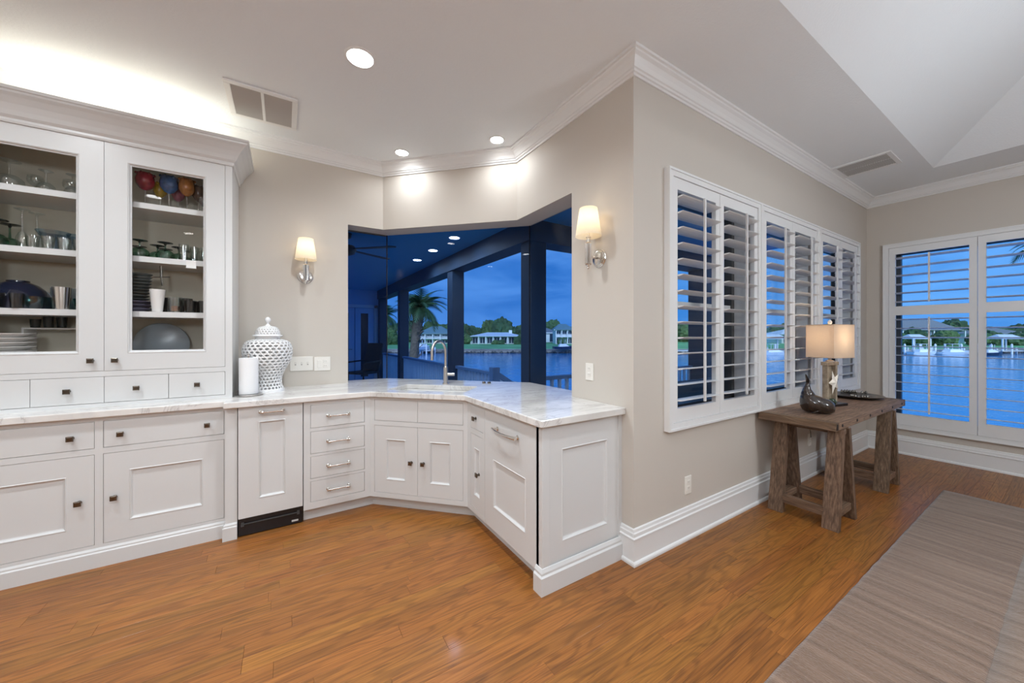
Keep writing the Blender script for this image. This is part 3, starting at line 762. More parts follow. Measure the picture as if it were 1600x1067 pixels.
# ------------------------------------------------------------------ crockery in the hutch
def smooth_obj(mb, name, m_, loc, label, cat, group=None, parent=None, rz=0):
    o = mb.build(name, m_, parent, smooth=True, auto=45, loc=loc, rotz=rz)
    if label: tag(o, label, cat, group)
    return o
Z1, Z2, Z3, Z0 = 2.20, 1.853, 1.497, 1.125
def wine_glass(h_, rb, rf, m_bowl, m_foot, loc, label, group, inverted=False, m_stem='clear_glass', bowl=.5):
    root = empty('wine_glass', loc, 0, label, 'glass', group)
    P = lambda z: h_ - z if inverted else z
    zb = h_ * (1 - bowl)
    foot = [(rf, P(0)), (rf, P(.003)), (.008, P(.010)), (.0045, P(.02))]
    stem = [(.0045, P(.02)), (.0042, P(zb * .6)), (.006, P(zb))]
    bw = [(.006, P(zb)), (rb * .55, P(zb + (h_ - zb) * .10)), (rb * .92, P(zb + (h_ - zb) * .35)), (rb, P(zb + (h_ - zb) * .6)), (rb * .86, P(h_))]
    MB().lathe(foot, 18).build('foot', m_foot, root, smooth=True, auto=50)
    MB().shell(stem, 10).build('stem', m_stem, root, smooth=True)
    MB().shell(bw, 18).build('bowl', m_bowl, root, smooth=True)
    return root
def tumbler(h_, r0, r1, m_, loc, label, group, name='tumbler'):
    return smooth_obj(MB().shell([(0, .002), (r0, .002), (r0 * 1.02, .006), (r1, h_), (r1 - .002, h_), (r0 - .002, .010), (0, .010)], 20), name, m_, loc, label, 'glass', group)
def plate(r_, m_, loc, label, group, cat='plate', name='plate', h_=.018):
    return smooth_obj(MB().lathe([(0, 0), (r_ * .6, 0), (r_ * .65, .003), (r_, h_ - .003), (r_, h_), (r_ * .66, .008), (0, .007)], 28), name, m_, loc, label, cat, group)
ORD = ['lowest', 'second-lowest', 'third-lowest', 'fourth-lowest', 'fifth-lowest', 'sixth-lowest', 'seventh-lowest', 'eighth-lowest', 'ninth-lowest']
# top shelf, right door: enamelled goblets
gob = [('red', -.793, 3.36, .225, .050), ('yellow', -.735, 3.43, .195, .038), ('blue', -.675, 3.36, .230, .050), ('pink', -.645, 3.45, .190, .038), ('orange', -.582, 3.36, .232, .046), ('brown', -.528, 3.42, .215, .040), ('purple', -.505, 3.50, .19, .036)]
for c, x, y, h_, r_ in gob:
    rt = wine_glass(h_, r_, .03, 'enamel_' + c, 'clear_glass', (x, y, Z1), '%s painted goblet on the top hutch shelf' % c, 'painted goblets', bowl=.50)
    fm = MB()
    for k in range(7):
        a = 2 * PI * k / 7; rr = r_ * .9
        fm.lathe([(0, -.008), (.007, -.004), (.008, .002), (.004, .009), (0, .012)], 6, (rr * math.cos(a), rr * math.sin(a), h_ * .97))
    fm.build('petal_rim', 'enamel_' + c, rt, smooth=True)
smallx = -.500
wine_glass(.12, .02, .024, 'clear_glass', 'clear_glass', (smallx, 3.35, Z1), 'small clear glass right of the painted goblets', 'clear glasses')
# top shelf, left door
for i, (x, y, h_, rb, rf, inv) in enumerate([(-1.36, 3.34, .16, .058, .045, True), (-1.227, 3.36, .14, .040, .030, True), (-1.117, 3.36, .14, .038, .030, True), (-1.31, 3.47, .13, .035, .035, False), (-1.17, 3.49, .14, .036, .036, False)]):
    wine_glass(h_, rb, rf, 'clear_glass', 'clear_glass', (x, y, Z1), ['clear wide-footed glass at the far left of the top shelf', 'clear upturned glass in the middle of the top left shelf', 'clear upturned glass beside the left door stile, top shelf',
               'clear glass at the back left of the top left shelf', 'clear glass at the back right of the top left shelf'][i], 'clear glasses', inv)
# second shelf, left
names = ['tall flute left of the pair on the second shelf', 'tall flute right of the pair on the second shelf']
for i, (x, y) in enumerate(((-1.315, 3.35), (-1.285, 3.42))):
    wine_glass(.235, .026, .032, 'clear_glass', 'clear_glass', (x, y, Z2), names[i], 'clear flutes', True, bowl=.45)
for i, (x, y, r_) in enumerate(((-1.205, 3.38, .072), (-1.11, 3.44, .062), (-1.235, 3.52, .055))):
    smooth_obj(MB().shell([(0, .004), (.02, .004), (.025, .03), (r_ * .55, .06), (r_, .125), (r_ * .96, .125), (r_ * .5, .065), (0, .05)], 20), 'glass_dish', 'ice_glass', (x, y, Z2),
               ['wide glass dish in front on the second left shelf', 'glass dish touching the left door stile on the second shelf', 'glass dish at the back of the second left shelf'][i], 'dish', 'footed glass dishes')
for i, (x, y) in enumerate(((-1.26, 3.31), (-1.191, 3.285), (-1.13, 3.29), (-1.07, 3.30), (-1.145, 3.35))):
    tumbler(.075, .022, .028, 'clear_glass', (x, y, Z2), ['leftmost front small clear tumbler on the second left shelf', 'second front small clear tumbler from the left, second shelf', 'third front small clear tumbler from the left, second shelf', 'small clear tumbler beside the left door stile, second shelf', 'small clear tumbler standing behind the front row, second shelf'][i], 'small clear tumblers')
for i, x in enumerate((-1.415, -1.41)):
    wine_glass(.16, .05, .045, 'green_glass', 'dark_glass_foot', (x, 3.36 + .11 * i, Z2), ['green upturned goblet at the left edge of the second shelf', 'green upturned goblet behind the left-edge one'][i], 'green goblets', True, 'green_glass')
# second shelf, right: upturned green goblets with dark feet
for i, (x, y, h_) in enumerate(((-.815, 3.34, .120), (-.745, 3.42, .110), (-.725, 3.51, .105), (-.690, 3.34, .120), (-.635, 3.42, .110), (-.618, 3.51, .105), (-.850, 3.47, .10))):
    wine_glass(h_, .05, .040, 'green_glass', 'dark_glass_foot', (x, y, Z2),
               ['upturned green goblet, front left on the second right shelf', 'upturned green goblet behind the front left one', 'upturned green goblet third from the left, rear', 'upturned green goblet in front at the shelf middle',
                'upturned green goblet behind the middle one', 'upturned green goblet rearmost at the shelf middle', 'upturned green goblet in the back left corner'][i], 'green goblets', True, 'green_glass', bowl=.62)
for i, (x, y, h_) in enumerate(((-.595, 3.34, .12), (-.565, 3.46, .13), (-.541, 3.37, .11), (-.505, 3.44, .10), (-.480, 3.35, .11))):
    tumbler(h_, .022, .028, 'clear_glass', (x, y, Z2), ['front clear tumbler next to the green goblets', 'clear tumbler at the back right of the green goblets', 'middle clear tumbler right of the green goblets', 'rear clear tumbler near the right hutch stile', 'front clear tumbler against the right hutch stile'][[-.595, -.565, -.541, -.505, -.480].index(x)], 'clear tumblers by green goblets')
# third shelf, left
smooth_obj(MB().lathe([(.150, 0), (.150, .006), (.142, .050), (.120, .105), (.080, .148), (.045, .166), (.045, .174), (0, .174)], 40), 'upturned_bowl', 'blue_dish', (-1.362, 3.43, Z3), 'dark blue upturned bowl on the third shelf', 'bowl')
for i, (x, r_) in enumerate(((-1.262, .05), (-1.19, .05), (-1.085, .045))):
    smooth_obj(MB().shell([(0, .004), (r_ * .5, .004), (r_ * .8, .03), (r_, .075), (r_ * .96, .075), (r_ * .7, .03), (0, .012)], 20), 'glass_bowl', 'teal_glass', (x, [3.33, 3.39, 3.40][i], Z3),
               ['teal glass bowl nearest the dark blue bowl', 'teal glass bowl behind the steel cup', 'teal glass bowl against the left door stile'][i], 'bowl', 'teal glass bowls')
smooth_obj(MB().shell([(0, .002), (.030, .002), (.040, .135), (.037, .135), (.028, .008), (0, .008)], 24), 'steel_cup', 'steel_cup', (-1.142, 3.30, Z3), 'tall shiny steel cup on the third left shelf', 'cup')
for i, (x, y) in enumerate(((-1.455, 3.275), (-1.375, 3.268), (-1.30, 3.262))):
    tumbler(.085, .024, .030, 'smoke_glass', (x, y, Z3), ['leftmost', 'middle', 'rightmost'][i] + ' smoky tumbler in front of the dark blue bowl', 'smoky tumblers')
smooth_obj(MB().box(-.15, .15, -.006, .006, 0, .15), 'glass_tray', 'ice_glass', (-1.12, 3.53, Z3), 'clear glass tray leaning at the back of the third shelf', 'tray')
# third shelf, right
for k in range(9):
    smooth_obj(MB().lathe([(0, 0), (.045, 0), (.075 - .002 * k, .016), (.075 - .002 * k, .018), (.045, .005), (0, .004)], 24), 'slate_bowl', 'slate_dish', (-.85 + .004 * k, 3.38, Z3 + .072 + k * .021),
               '%s dark slate bowl of the tall stack' % ORD[k], 'bowl', 'stacked slate bowls')
for k in range(3):
    plate(.095, 'violet_dish', (-.85, 3.38, Z3 + .023 * k), ['lowest violet dish under the slate bowls', 'middle violet dish under the slate bowls', 'upper violet dish under the slate bowls'][k], 'violet dishes', h_=.026)
smooth_obj(MB().shell([(0, .002), (.026, .002), (.040, .150), (.037, .150), (.024, .008), (0, .008)], 24), 'tapered_cup', 'white_dish', (-.72, 3.30, Z3), 'white tapered cup on the third right shelf', 'cup')
for i, (x, y, mm) in enumerate(((-.685, 3.40, 'smoke_glass'), (-.636, 3.32, 'clear_glass'), (-.595, 3.40, 'smoke_glass'))):
    tumbler(.105, .030, .038, mm, (x, y, Z3), ['smoky tumbler right of the white tapered cup', 'clear tumbler holding a copper candle cup', 'smoky tumbler behind the copper candle'][i], 'third shelf tumblers')
smooth_obj(MB().lathe([(0, 0), (.022, 0), (.026, .03), (.022, .034), (0, .030)], 18), 'candle_cup', 'copper', (-.636, 3.32, Z3 + .011), 'small copper candle cup inside a clear tumbler', 'candle cup')
for i, (x, y) in enumerate(((-.555, 3.33), (-.505, 3.39), (-.480, 3.31))):
    tumbler(.085, .030, .034, 'smoke_glass', (x, y, Z3), ['left', 'rear', 'right'][i] + ' dark tumbler of three at the third shelf end', 'dark tumblers')
m = MB().tube([(0, 0, 0), (0, .005, -.075)], .007, 8); m.tube([(-.045, .0, -.082), (.045, 0, -.072)], .004, 6); m.tube([(0, 0, -.077), (.005, .01, -.135)], .005, 6)
smooth_obj(m, 'wine_key', 'pewter', (-.715, 3.36, Z2 - .037), 'small metal corkscrew hanging under the second shelf', 'corkscrew')
tag(MB().box(-.026, .026, -.002, 0, -.052, 0).box(-.026, .026, -.03, 0, -.054, -.052).build('shelf_tag', 'white_dish', loc=(-.540, 3.2465, Z2 - .004)), 'little white tag clipped to the second shelf edge', 'tag')
# bottom, left
for k in range(9):
    plate(.128, 'white_dish', (-1.395, 3.36, Z0 + .0255 * k), '%s white platter of the stack at the hutch bottom left' % ORD[k], 'stacked white platters', h_=.025)
smooth_obj(MB().shell([(0, .002), (.026, .002), (.034, .085), (.031, .085), (.024, .010), (0, .010)], 14), 'crystal_tumbler', 'smoke_glass', (-1.215, 3.31, Z0), 'dark crystal tumbler right of the white platters', 'glass')
rk = empty('shelf_rack', (-1.20, 3.525, Z0), 0, 'thin raised rack at the back of the hutch bottom', 'rack')
MB().box(-.16, .20, -.07, .07, .255, .263).build('rack_top', 'white_dish', rk)
for x in (-.155, .195): MB().box(x - .004, x + .004, -.07, .07, 0, .255).build('leg', 'white_dish', rk)
for i, (x, h_) in enumerate(((-1.325, .055), (-1.27, .07), (-1.215, .07))):
    tumbler(h_, .020, .024, 'dark_glass_foot', (x, 3.51, Z0 + .264), ['shortest dark glass on the raised rack', 'middle dark glass on the raised rack', 'right dark glass on the raised rack'][i], 'rack glasses')
# bottom, right
smooth_obj(MB().lathe([(0, 0), (.10, .004), (.15, .020), (.152, .024), (.10, .012), (0, .010)], 36, axis='y'), 'glass_charger', 'grey_dish', (-.744, 3.50, Z0 + .153), 'large blue-grey charger standing in the hutch bottom', 'platter')
for k in range(4):
    plate(.13, 'ice_glass', (-.80, 3.35, Z0 + .015 * k), '%s clear glass plate of the low stack, hutch bottom right' % ORD[k], 'clear glass plates', h_=.016)
for k in range(5):
    plate(.085, 'smoke_glass', (-.525, 3.40, Z0 + .0185 * k), '%s smoky plate of the stack at the hutch right corner' % ORD[k], 'smoky plates', h_=.018)
smooth_obj(MB().lathe([(.024, 0), (.036, .004), (.040, .016), (.034, .020), (.026, .014)], 20), 'napkin_ring', 'white_dish', (-.504, 3.275, Z0), 'small white ring dish at the hutch bottom right', 'dish')

# ------------------------------------------------------------------ things on the counter
gj = empty('ginger_jar', (-.112, 3.385, CT1), 0, 'white pierced lattice ginger jar by the hutch', 'jar')
def lattice(prof, n, rows, hole=.60):
    """staggered cells with an oval hole each, following a profile"""
    m = MB()
    L = [0]
    for (r0, z0), (r1, z1) in zip(prof, prof[1:]): L.append(L[-1] + math.hypot(r1 - r0, z1 - z0))
    def at(t):
        s = t * L[-1]
        for i in range(len(L) - 1):
            if s <= L[i + 1] + 1e-9:
                k = (s - L[i]) / (L[i + 1] - L[i]); return prof[i][0] + (prof[i + 1][0] - prof[i][0]) * k, prof[i][1] + (prof[i + 1][1] - prof[i][1]) * k
        return prof[-1]
    def P(i, t):
        r_, z = at(min(max(t, 0), 1)); a = 2 * PI * i / n; return (r_ * math.cos(a), r_ * math.sin(a), z)
    for j in range(rows):
        for i in range(n):
            c = i + .5 * (j % 2)
            t0, t1 = j / rows, (j + 1) / rows; tm = (t0 + t1) / 2; dt = (t1 - t0) / 2
            out = [(-.5, -1), (0, -1), (.5, -1), (.5, 0), (.5, 1), (0, 1), (-.5, 1), (-.5, 0)]
            inn = []
            for u, v_ in out:
                a = math.atan2(v_, u * 2); inn.append((math.cos(a) * .5 * hole, math.sin(a) * hole * .92))
            vs = [P(c + u, tm + v_ * dt) for u, v_ in out] + [P(c + u, tm + v_ * dt) for u, v_ in inn]
            m.add(vs, [(k, (k + 1) % 8, 8 + (k + 1) % 8, 8 + k) for k in range(8)])
    return m
def smoothprof(pts, n=5):
    out = []
    for i in range(len(pts) - 1):
        p0 = pts[max(i - 1, 0)]; p1 = pts[i]; p2 = pts[i + 1]; p3 = pts[min(i + 2, len(pts) - 1)]
        for k in range(n):
            t = k / n; out.append(tuple(.5 * (2 * p1[c] + (p2[c] - p0[c]) * t + (2 * p0[c] - 5 * p1[c] + 4 * p2[c] - p3[c]) * t * t + (3 * p1[c] - p0[c] - 3 * p2[c] + p3[c]) * t ** 3) for c in (0, 1)))
    return out + [pts[-1]]
body = smoothprof([(.108, .022), (.094, .060), (.096, .11), (.118, .17), (.148, .225), (.164, .285), (.163, .34), (.142, .385), (.095, .405)])
o = lattice(body, 26, 18, .74).build('body', 'porcelain', gj, smooth=True)
md = o.modifiers.new('thick', 'SOLIDIFY'); md.thickness = .007; md.offset = -1
MB().lathe([(.113, 0), (.113, .010), (.108, .024), (.100, .024), (.100, .010), (0, .010)], 40).build('foot_ring', 'porcelain', gj, smooth=True, auto=50)
MB().lathe([(.078, .398), (.082, .404), (.082, .424), (.074, .424), (.074, .398)], 40).build('neck', 'porcelain', gj, smooth=True, auto=50)
lid = MB().lathe([(.094, .424), (.100, .430), (.096, .438), (.084, .440), (.084, .434)], 40).build('lid', 'porcelain', gj, smooth=True, auto=60)
o = lattice(smoothprof([(.084, .438), (.080, .468), (.058, .498), (.022, .508)]), 24, 6, .5).build('dome', 'porcelain', lid, smooth=True)
md = o.modifiers.new('thick', 'SOLIDIFY'); md.thickness = .006; md.offset = -1
MB().lathe([(.030, .500), (.020, .510), (.009, .520), (.008, .530), (.014, .536), (.020, .550), (.019, .562), (.010, .574), (0, .577)], 24).build('finial', 'porcelain', lid, smooth=True)
pt = empty('paper_towel_stand', (-.222, 3.235, CT1), 0, 'white paper towel roll upright on a silver plate', 'paper towel')
MB().lathe([(0, 0), (.084, 0), (.090, .006), (.084, .010), (0, .012)], 36).build('base_plate', 'nickel', pt, smooth=True, auto=40)
MB().lathe([(.020, .013), (.058, .013), (.0585, .016), (.0585, .268), (.058, .271), (.020, .271)], 36).build('paper_roll', 'paper', pt, smooth=True, auto=40)
MB().lathe([(.008, .012), (.008, .285), (.013, .290), (.013, .298), (0, .302)], 16).build('rod', 'nickel', pt, smooth=True, auto=40)

# ------------------------------------------------------------------ wall plates
def gang_plate(loc, rz, w_, h_, label, kind):
    rt = empty('wall_plate', loc, rz, label, 'switch' if 'switch' in kind else 'outlet')
    MB().box(-w_ / 2, w_ / 2, -.007, 0, -h_ / 2, h_ / 2).build('cover', 'switch_plate', rt, bevel=.003)
    n = max(1, round(w_ / .055))
    for i in range(n):
        x = (i - (n - 1) / 2) * .046
        if kind == 'switch':
            MB().box(x - .005, x + .005, -.009, -.006, -.012, .012).build('slot', 'plate_detail', rt)
            MB().box(x - .004, x + .004, -.018, -.006, -.001, .010).build('toggle', 'switch_plate', rt)
        elif kind == 'outlet' or (kind == 'switch_outlet' and i == 1):
            for z in (-.020, .020):
                f = MB().box(x - .015, x + .015, -.010, -.006, z - .014, z + .014).build('socket', 'switch_plate', rt, bevel=.003)
                for dx in (-.006, .006): MB().box(x + dx - .0012, x + dx + .0012, -.0105, -.0095, z - .003, z + .007).build('slot', 'plate_detail', f)
        else:
            MB().box(x - .016, x + .016, -.010, -.006, -.034, .034).build('rocker', 'switch_plate', rt, bevel=.003)
    return rt
gang_plate((.122, YL, 1.098), 0, .172, .122, 'triple switch plate right of the ginger jar', 'switch')
gang_plate((.281, YL, 1.092), 0, .128, .122, 'double plate with rocker and outlet beside the window', 'switch_outlet')
gang_plate((XR, 1.778, 1.098), R(-90), .072, .115, 'single outlet plate above the peninsula counter', 'outlet')
gang_plate((2.273, YWIN, .347), 0, .072, .118, 'single low outlet below the nearest shutters', 'outlet')
gang_plate((4.25, YWIN, .345), 0, .072, .118, 'low outlet in the shade under the table', 'outlet')

# ------------------------------------------------------------------ sconces
def sconce(loc, rz, label):
    rt = empty('wall_sconce', loc, rz, label, 'sconce', 'wall sconces')
    bp = MB().lathe([(.060, 0), (.060, -.006), (.056, -.010), (.050, -.010), (.047, -.016), (.040, -.018), (.018, -.020), (0, -.021)], 36, (0, 0, 0), 'y').build('back_plate', 'nickel', rt, smooth=True, auto=30)
    MB().tube([(0, -.018, 0), (0, -.06, 0), (0, -.10, .0)], .008, 12).build('arm', 'nickel', rt, smooth=True)
    m = MB(); n = 32; prof = [(-.052, .9), (-.048, 1), (.082, 1), (.086, .9)]
    vs = []
    for z, s in prof:
        for k in range(n): r_ = (.0215 if k % 2 else .0185) * s; a = 2 * PI * k / n; vs.append((r_ * math.cos(a), -.10 + r_ * math.sin(a), z))
    m.add(vs, [(i * n + k, i * n + (k + 1) % n, (i + 1) * n + (k + 1) % n, (i + 1) * n + k) for i in range(3) for k in range(n)] + [tuple(range(n))[::-1], tuple(range(3 * n, 4 * n))])
    m.build('fluted_stem', 'nickel', rt)
    MB().lathe([(0, -.082), (.005, -.078), (.008, -.070), (.005, -.064), (.012, -.058), (.018, -.052)], 16, (0, -.10, 0)).build('finial', 'nickel', rt, smooth=True)
    MB().lathe([(.020, .086), (.012, .092), (.012, .118), (.016, .120), (.016, .126), (.010, .128), (.010, .150)], 16, (0, -.10, 0)).build('socket', 'nickel', rt, smooth=True, auto=40)
    MB().lathe([(0, .150), (.010, .152), (.016, .18), (.012, .21), (0, .226)], 14, (0, -.10, 0)).build('bulb', 'bulb', rt, smooth=True)
    sh = MB().shell([(.082, .128), (.056, .305)], 40, (0, -.10, 0)).build('shade', 'sconce_shade', rt, smooth=True)
    m = MB()
    for k in range(3):
        a = 2 * PI * k / 3; m.tube([(0, -.10, .296), (.057 * math.cos(a), -.10 + .057 * math.sin(a), .300)], .0012, 6)
    m.build('shade_spider', 'nickel', sh)
    ld = bpy.data.lights.new('sconce_light', 'POINT'); ld.energy = SCONCE_POWER; ld.color = (1, .80, .55); ld.shadow_soft_size = .03
    lo = bpy.data.objects.new('sconce_light', ld); col.objects.link(lo); lo.parent = rt; lo.location = (0, -.10, .235)
sconce((.15, YL, 1.853), 0, 'nickel wall sconce with cream shade left of the window')
sconce((XR, 1.690, 1.843), R(-90), 'nickel wall sconce with cream shade right of the window')

# ------------------------------------------------------------------ recessed lights and vents
def can(x, y, r_, power, label):
    rt = empty('recessed_light', (x, y, CEIL), 0, label, 'ceiling light', 'recessed ceiling lights')
    MB().lathe([(r_ * .80, -.001), (r_ * .82, -.007), (r_ * .95, -.006), (r_, -.002), (r_, 0.0), (r_ * .80, .0)], 36).build('trim_ring', 'trim_paint', rt, smooth=True, auto=40)
    MB().lathe([(0, -.003), (r_ * .80, -.003), (r_ * .80, -.001), (0, -.001)], 32).build('lens', 'lens', rt)
    ld = bpy.data.lights.new('can', 'AREA'); ld.shape = 'DISK'; ld.size = r_ * 1.5; ld.energy = power; ld.color = (.87, .945, 1); ld.spread = R(150)
    lo = bpy.data.objects.new('can_lamp', ld); col.objects.link(lo); lo.parent = rt; lo.location = (0, 0, -.010)
can(.374, 2.268, .088, CAN_POWER, 'large recessed light in the middle of the ceiling')
can(.881, 3.244, .065, CAN_POWER * .15, 'small recessed light left over the corner window')
can(1.493, 2.612, .065, CAN_POWER * .15, 'small recessed light right over the corner window')
k_ = 0
for x, y in ((-1.3, 2.2), (-1.3, .6), (.374, .6), (-1.3, -1.2), (.374, -1.2), (-2.8, .6)):  # unseen cans added to raise the room light
    can(x, y, .088, CAN_POWER, 'added unseen recessed light that brightens the room')
for x, y in ((2.6, -1.2), (4.1, -1.2)):  # unseen vault lamps added as fill
    rt = empty('vault_fill', (x, y, CEIL + RISE), 0, 'added unseen fill light in the vault', 'ceiling light', 'added vault fill lights')
    MB().lathe([(0, -.004), (.08, -.004), (.095, -.002), (.095, 0), (0, 0)], 28).build('lens', 'lens', rt)
    ld = bpy.data.lights.new('can', 'AREA'); ld.shape = 'DISK'; ld.size = .14; ld.energy = CAN_POWER * .7; ld.color = (.87, .945, 1); ld.spread = R(150)
    lo = bpy.data.objects.new('can_lamp', ld); col.objects.link(lo); lo.parent = rt; lo.location = (0, 0, -.012)

def pendant(x, y, z, ztop, r_, label):  # unseen globe lamps added to brighten the ceiling
    rt = empty('fill_globe', (x, y, ztop), 0, label, 'added fill lamp', 'added fill globes')
    MB().lathe([(.07, 0), (.065, -.02), (.01, -.03)], 24).build('canopy', 'nickel', rt, smooth=True)
    MB().tube([(0, 0, -.02), (0, 0, z - ztop + r_)], .006, 8).build('rod', 'nickel', rt)
    n = 14; MB().lathe([(r_ * math.sin(PI * k / n), z - ztop - r_ * math.cos(PI * k / n)) for k in range(n + 1)], 28).build('globe', 'globe', rt, smooth=True)
pendant(-.7, -.9, 2.10, CEIL, .17, 'added fill globe behind the camera over the kitchen')
pendant(3.1, -1.1, 2.05, CEIL + RISE, .17, 'added unseen fill globe hung from the vault')
def grille(x0, x1, y0, y1, label, bars, mullion, dark):
    rt = empty('ceiling_vent', ((x0 + x1) / 2, (y0 + y1) / 2, CEIL), 0, label, 'vent')
    w_, l_ = (x1 - x0) / 2, (y1 - y0) / 2; f = .035
    m = MB(); m.box(-w_, w_, -l_, -l_ + f, -.012, 0); m.box(-w_, w_, l_ - f, l_, -.012, 0); m.box(-w_, -w_ + f, -l_ + f, l_ - f, -.012, 0); m.box(w_ - f, w_, -l_ + f, l_ - f, -.012, 0)
    if mullion == 'y': m.box(-.009, .009, -l_ + f, l_ - f, -.012, 0)
    if mullion == 'yy':
        m.box(-.006, .006, -l_ + f, l_ - f, -.008, 0)
    m.build('frame', 'trim_paint', rt, bevel=.003)
    MB().box(-w_ + f, w_ - f, -l_ + f, l_ - f, -.002, 0).build('backing', dark, rt)
    sp = (2 * (l_ - f)) / bars
    for k in range(bars):
        y = -l_ + f + sp * (k + .5)
        MB().add([(-w_ + f, y - sp * .35, -.0025), (w_ - f, y - sp * .35, -.0025), (w_ - f, y + sp * .25, -.010), (-w_ + f, y + sp * .25, -.010),
                  (-w_ + f, y - sp * .35, -.004), (w_ - f, y - sp * .35, -.004), (w_ - f, y + sp * .25, -.0115), (-w_ + f, y + sp * .25, -.0115)],
                 [(0, 1, 2, 3), (7, 6, 5, 4), (0, 4, 5, 1), (2, 6, 7, 3), (1, 5, 6, 2), (0, 3, 7, 4)]).build('slat', 'grille_grey', rt)
grille(-.335, .078, 2.895, 3.335, 'white return air grille with a middle bar above the ginger jar', 26, 'y', 'grille_dark')
grille(4.50, 4.89, .92, 1.335, 'white supply register in the ceiling near the far corner', 22, 'yy', 'grille_grey')

# ------------------------------------------------------------------ sawhorse table and its things
TT = .738
tb = empty('trestle_table', (4.07, 1.155, 0), 0, 'brown wooden sawhorse table under the shutters', 'table')
TX_, TXE, TYF, TYB = 3.19 - 4.07, 4.955 - 4.07, .915 - 1.155, 1.395 - 1.155
def wood_part(mb, name, parent, ax='x', rv=None, bevel=.003):
    o = mb.build(name, 'table_wood_' + ax, parent, bevel=bevel)
    a = o.data.attributes.new('rnd', 'FLOAT_VECTOR', 'FACE'); rv = rv or (random.random(), random.random(), random.random())
    a.data.foreach_set('vector', list(rv) * len(o.data.polygons)); return o
nb = 4; bw_ = (TYB - TYF) / nb
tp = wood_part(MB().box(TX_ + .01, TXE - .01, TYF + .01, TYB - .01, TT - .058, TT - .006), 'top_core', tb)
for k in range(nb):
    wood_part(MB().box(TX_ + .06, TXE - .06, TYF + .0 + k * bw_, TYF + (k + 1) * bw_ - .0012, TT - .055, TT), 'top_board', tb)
for a, b in ((TX_, TX_ + .0585), (TXE - .0585, TXE)):
    wood_part(MB().box(a, b, TYF, TYB - .0012, TT - .057, TT + .0005), 'end_board', tb, 'y')
for k in range(6):
    x = TX_ + .12 + k * (TXE - TX_ - .24) / 5
    MB().lathe([(0, -.005), (.009, -.004), (.011, 0)], 12, (x, TYF, TT - .028), 'y').build('bolt_head', 'iron', tb)
MB().box(TX_ + .012, TX_ + .035, TYF - .003, TYF, TT - .05, TT - .008).build('corner_strap', 'iron', tb)
for tx in (3.36 - 4.07, 4.50 - 4.07):
    for yy in (.945 - 1.155, 1.275 - 1.155):
        for s in (-1, 1):
            # a leaning plank leg
            b0, b1 = s * .165, s * .055
            t0 = .042; wy = .048
            m = MB().add([(tx + b0 - t0 / 2, yy - wy, 0), (tx + b0 + t0 / 2, yy - wy, 0), (tx + b0 + t0 / 2, yy + wy, 0), (tx + b0 - t0 / 2, yy + wy, 0),
                          (tx + b1 - t0 / 2, yy - wy * .92, TT - .058), (tx + b1 + t0 / 2, yy - wy * .92, TT - .058), (tx + b1 + t0 / 2, yy + wy * .92, TT - .058), (tx + b1 - t0 / 2, yy + wy * .92, TT - .058)],
                         [(0, 3, 2, 1), (4, 5, 6, 7), (0, 1, 5, 4), (1, 2, 6, 5), (2, 3, 7, 6), (3, 0, 4, 7)])
            wood_part(m, 'leg', tb, 'z')
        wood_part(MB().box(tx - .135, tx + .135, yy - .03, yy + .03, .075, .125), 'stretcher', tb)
    for s in (-1, 1):
        wood_part(MB().box(tx + s * .150 - .018, tx + s * .150 + .018, .945 - 1.155 + .04, 1.275 - 1.155 - .04, .078, .140), 'stretcher', tb, 'y')
    wood_part(MB().box(tx - .033, tx + .033, .945 - 1.155 - .03, 1.275 - 1.155 + .03, TT - .10, TT - .058), 'saddle', tb, 'y')
# table lamp
tl = empty('table_lamp', (4.02, 1.195, TT), R(-12), 'lit table lamp with square linen shade and starfish', 'lamp')
MB().box(-.10, .10, -.08, .08, 0, .022).build('base_slab', 'black_plastic', tl, bevel=.003)
m = MB(); m.box(-.068, -.044, -.02, .02, .022, .36); m.box(.044, .068, -.02, .02, .022, .36); m.box(-.082, .082, -.024, .024, .345, .375)
m.build('wood_frame', 'lamp_wood', tl, bevel=.002)
MB().box(-.044, .044, .012, .018, .022, .345).build('frame_back', 'lamp_wood', tl)
m = MB(); c = (0, -.03, .20); vs = []; n = 10
for k in range(n):
    a = PI / 2 + 2 * PI * k / n + .35; r_ = .075 if k % 2 == 0 else .030
    vs.append((c[0] + r_ * math.cos(a), c[1], c[2] + r_ * 1.45 * math.sin(a)))
vs += [(c[0], c[1] - .022, c[2]), (c[0], c[1] + .006, c[2])]
m.add(vs, [(k, (k + 1) % n, n) for k in range(n)] + [((k + 1) % n, k, n + 1) for k in range(n)])
m.build('starfish', 'star', tl)
MB().lathe([(0, .022), (.026, .024), (.030, .045), (.018, .055), (.020, .062), (0, .066)], 16, (-.05, -.045, 0)).build('glass_float', 'green_glass', tl, smooth=True)
MB().lathe([(.030, .375), (.030, .385), (.012, .392), (.012, .43), (.016, .432), (.016, .46)], 18).build('socket', 'brushed_steel', tl, smooth=True, auto=40)
MB().lathe([(0, .46), (.012, .462), (.028, .50), (.028, .525), (.012, .555), (0, .56)], 18).build('bulb', 'bulb', tl, smooth=True)
sw, sh_, z0_, z1_ = .140, .105, .415, .695
m = MB()
for (p, q) in (((-sw, -sh_), (sw, -sh_)), ((sw, -sh_), (sw, sh_)), ((sw, sh_), (-sw, sh_)), ((-sw, sh_), (-sw, -sh_))):
    m.add([(p[0], p[1], z0_), (q[0], q[1], z0_), (q[0], q[1], z1_), (p[0], p[1], z1_)], [(0, 1, 2, 3)])
sd = m.build('shade', 'linen_shade', tl)
m = MB()
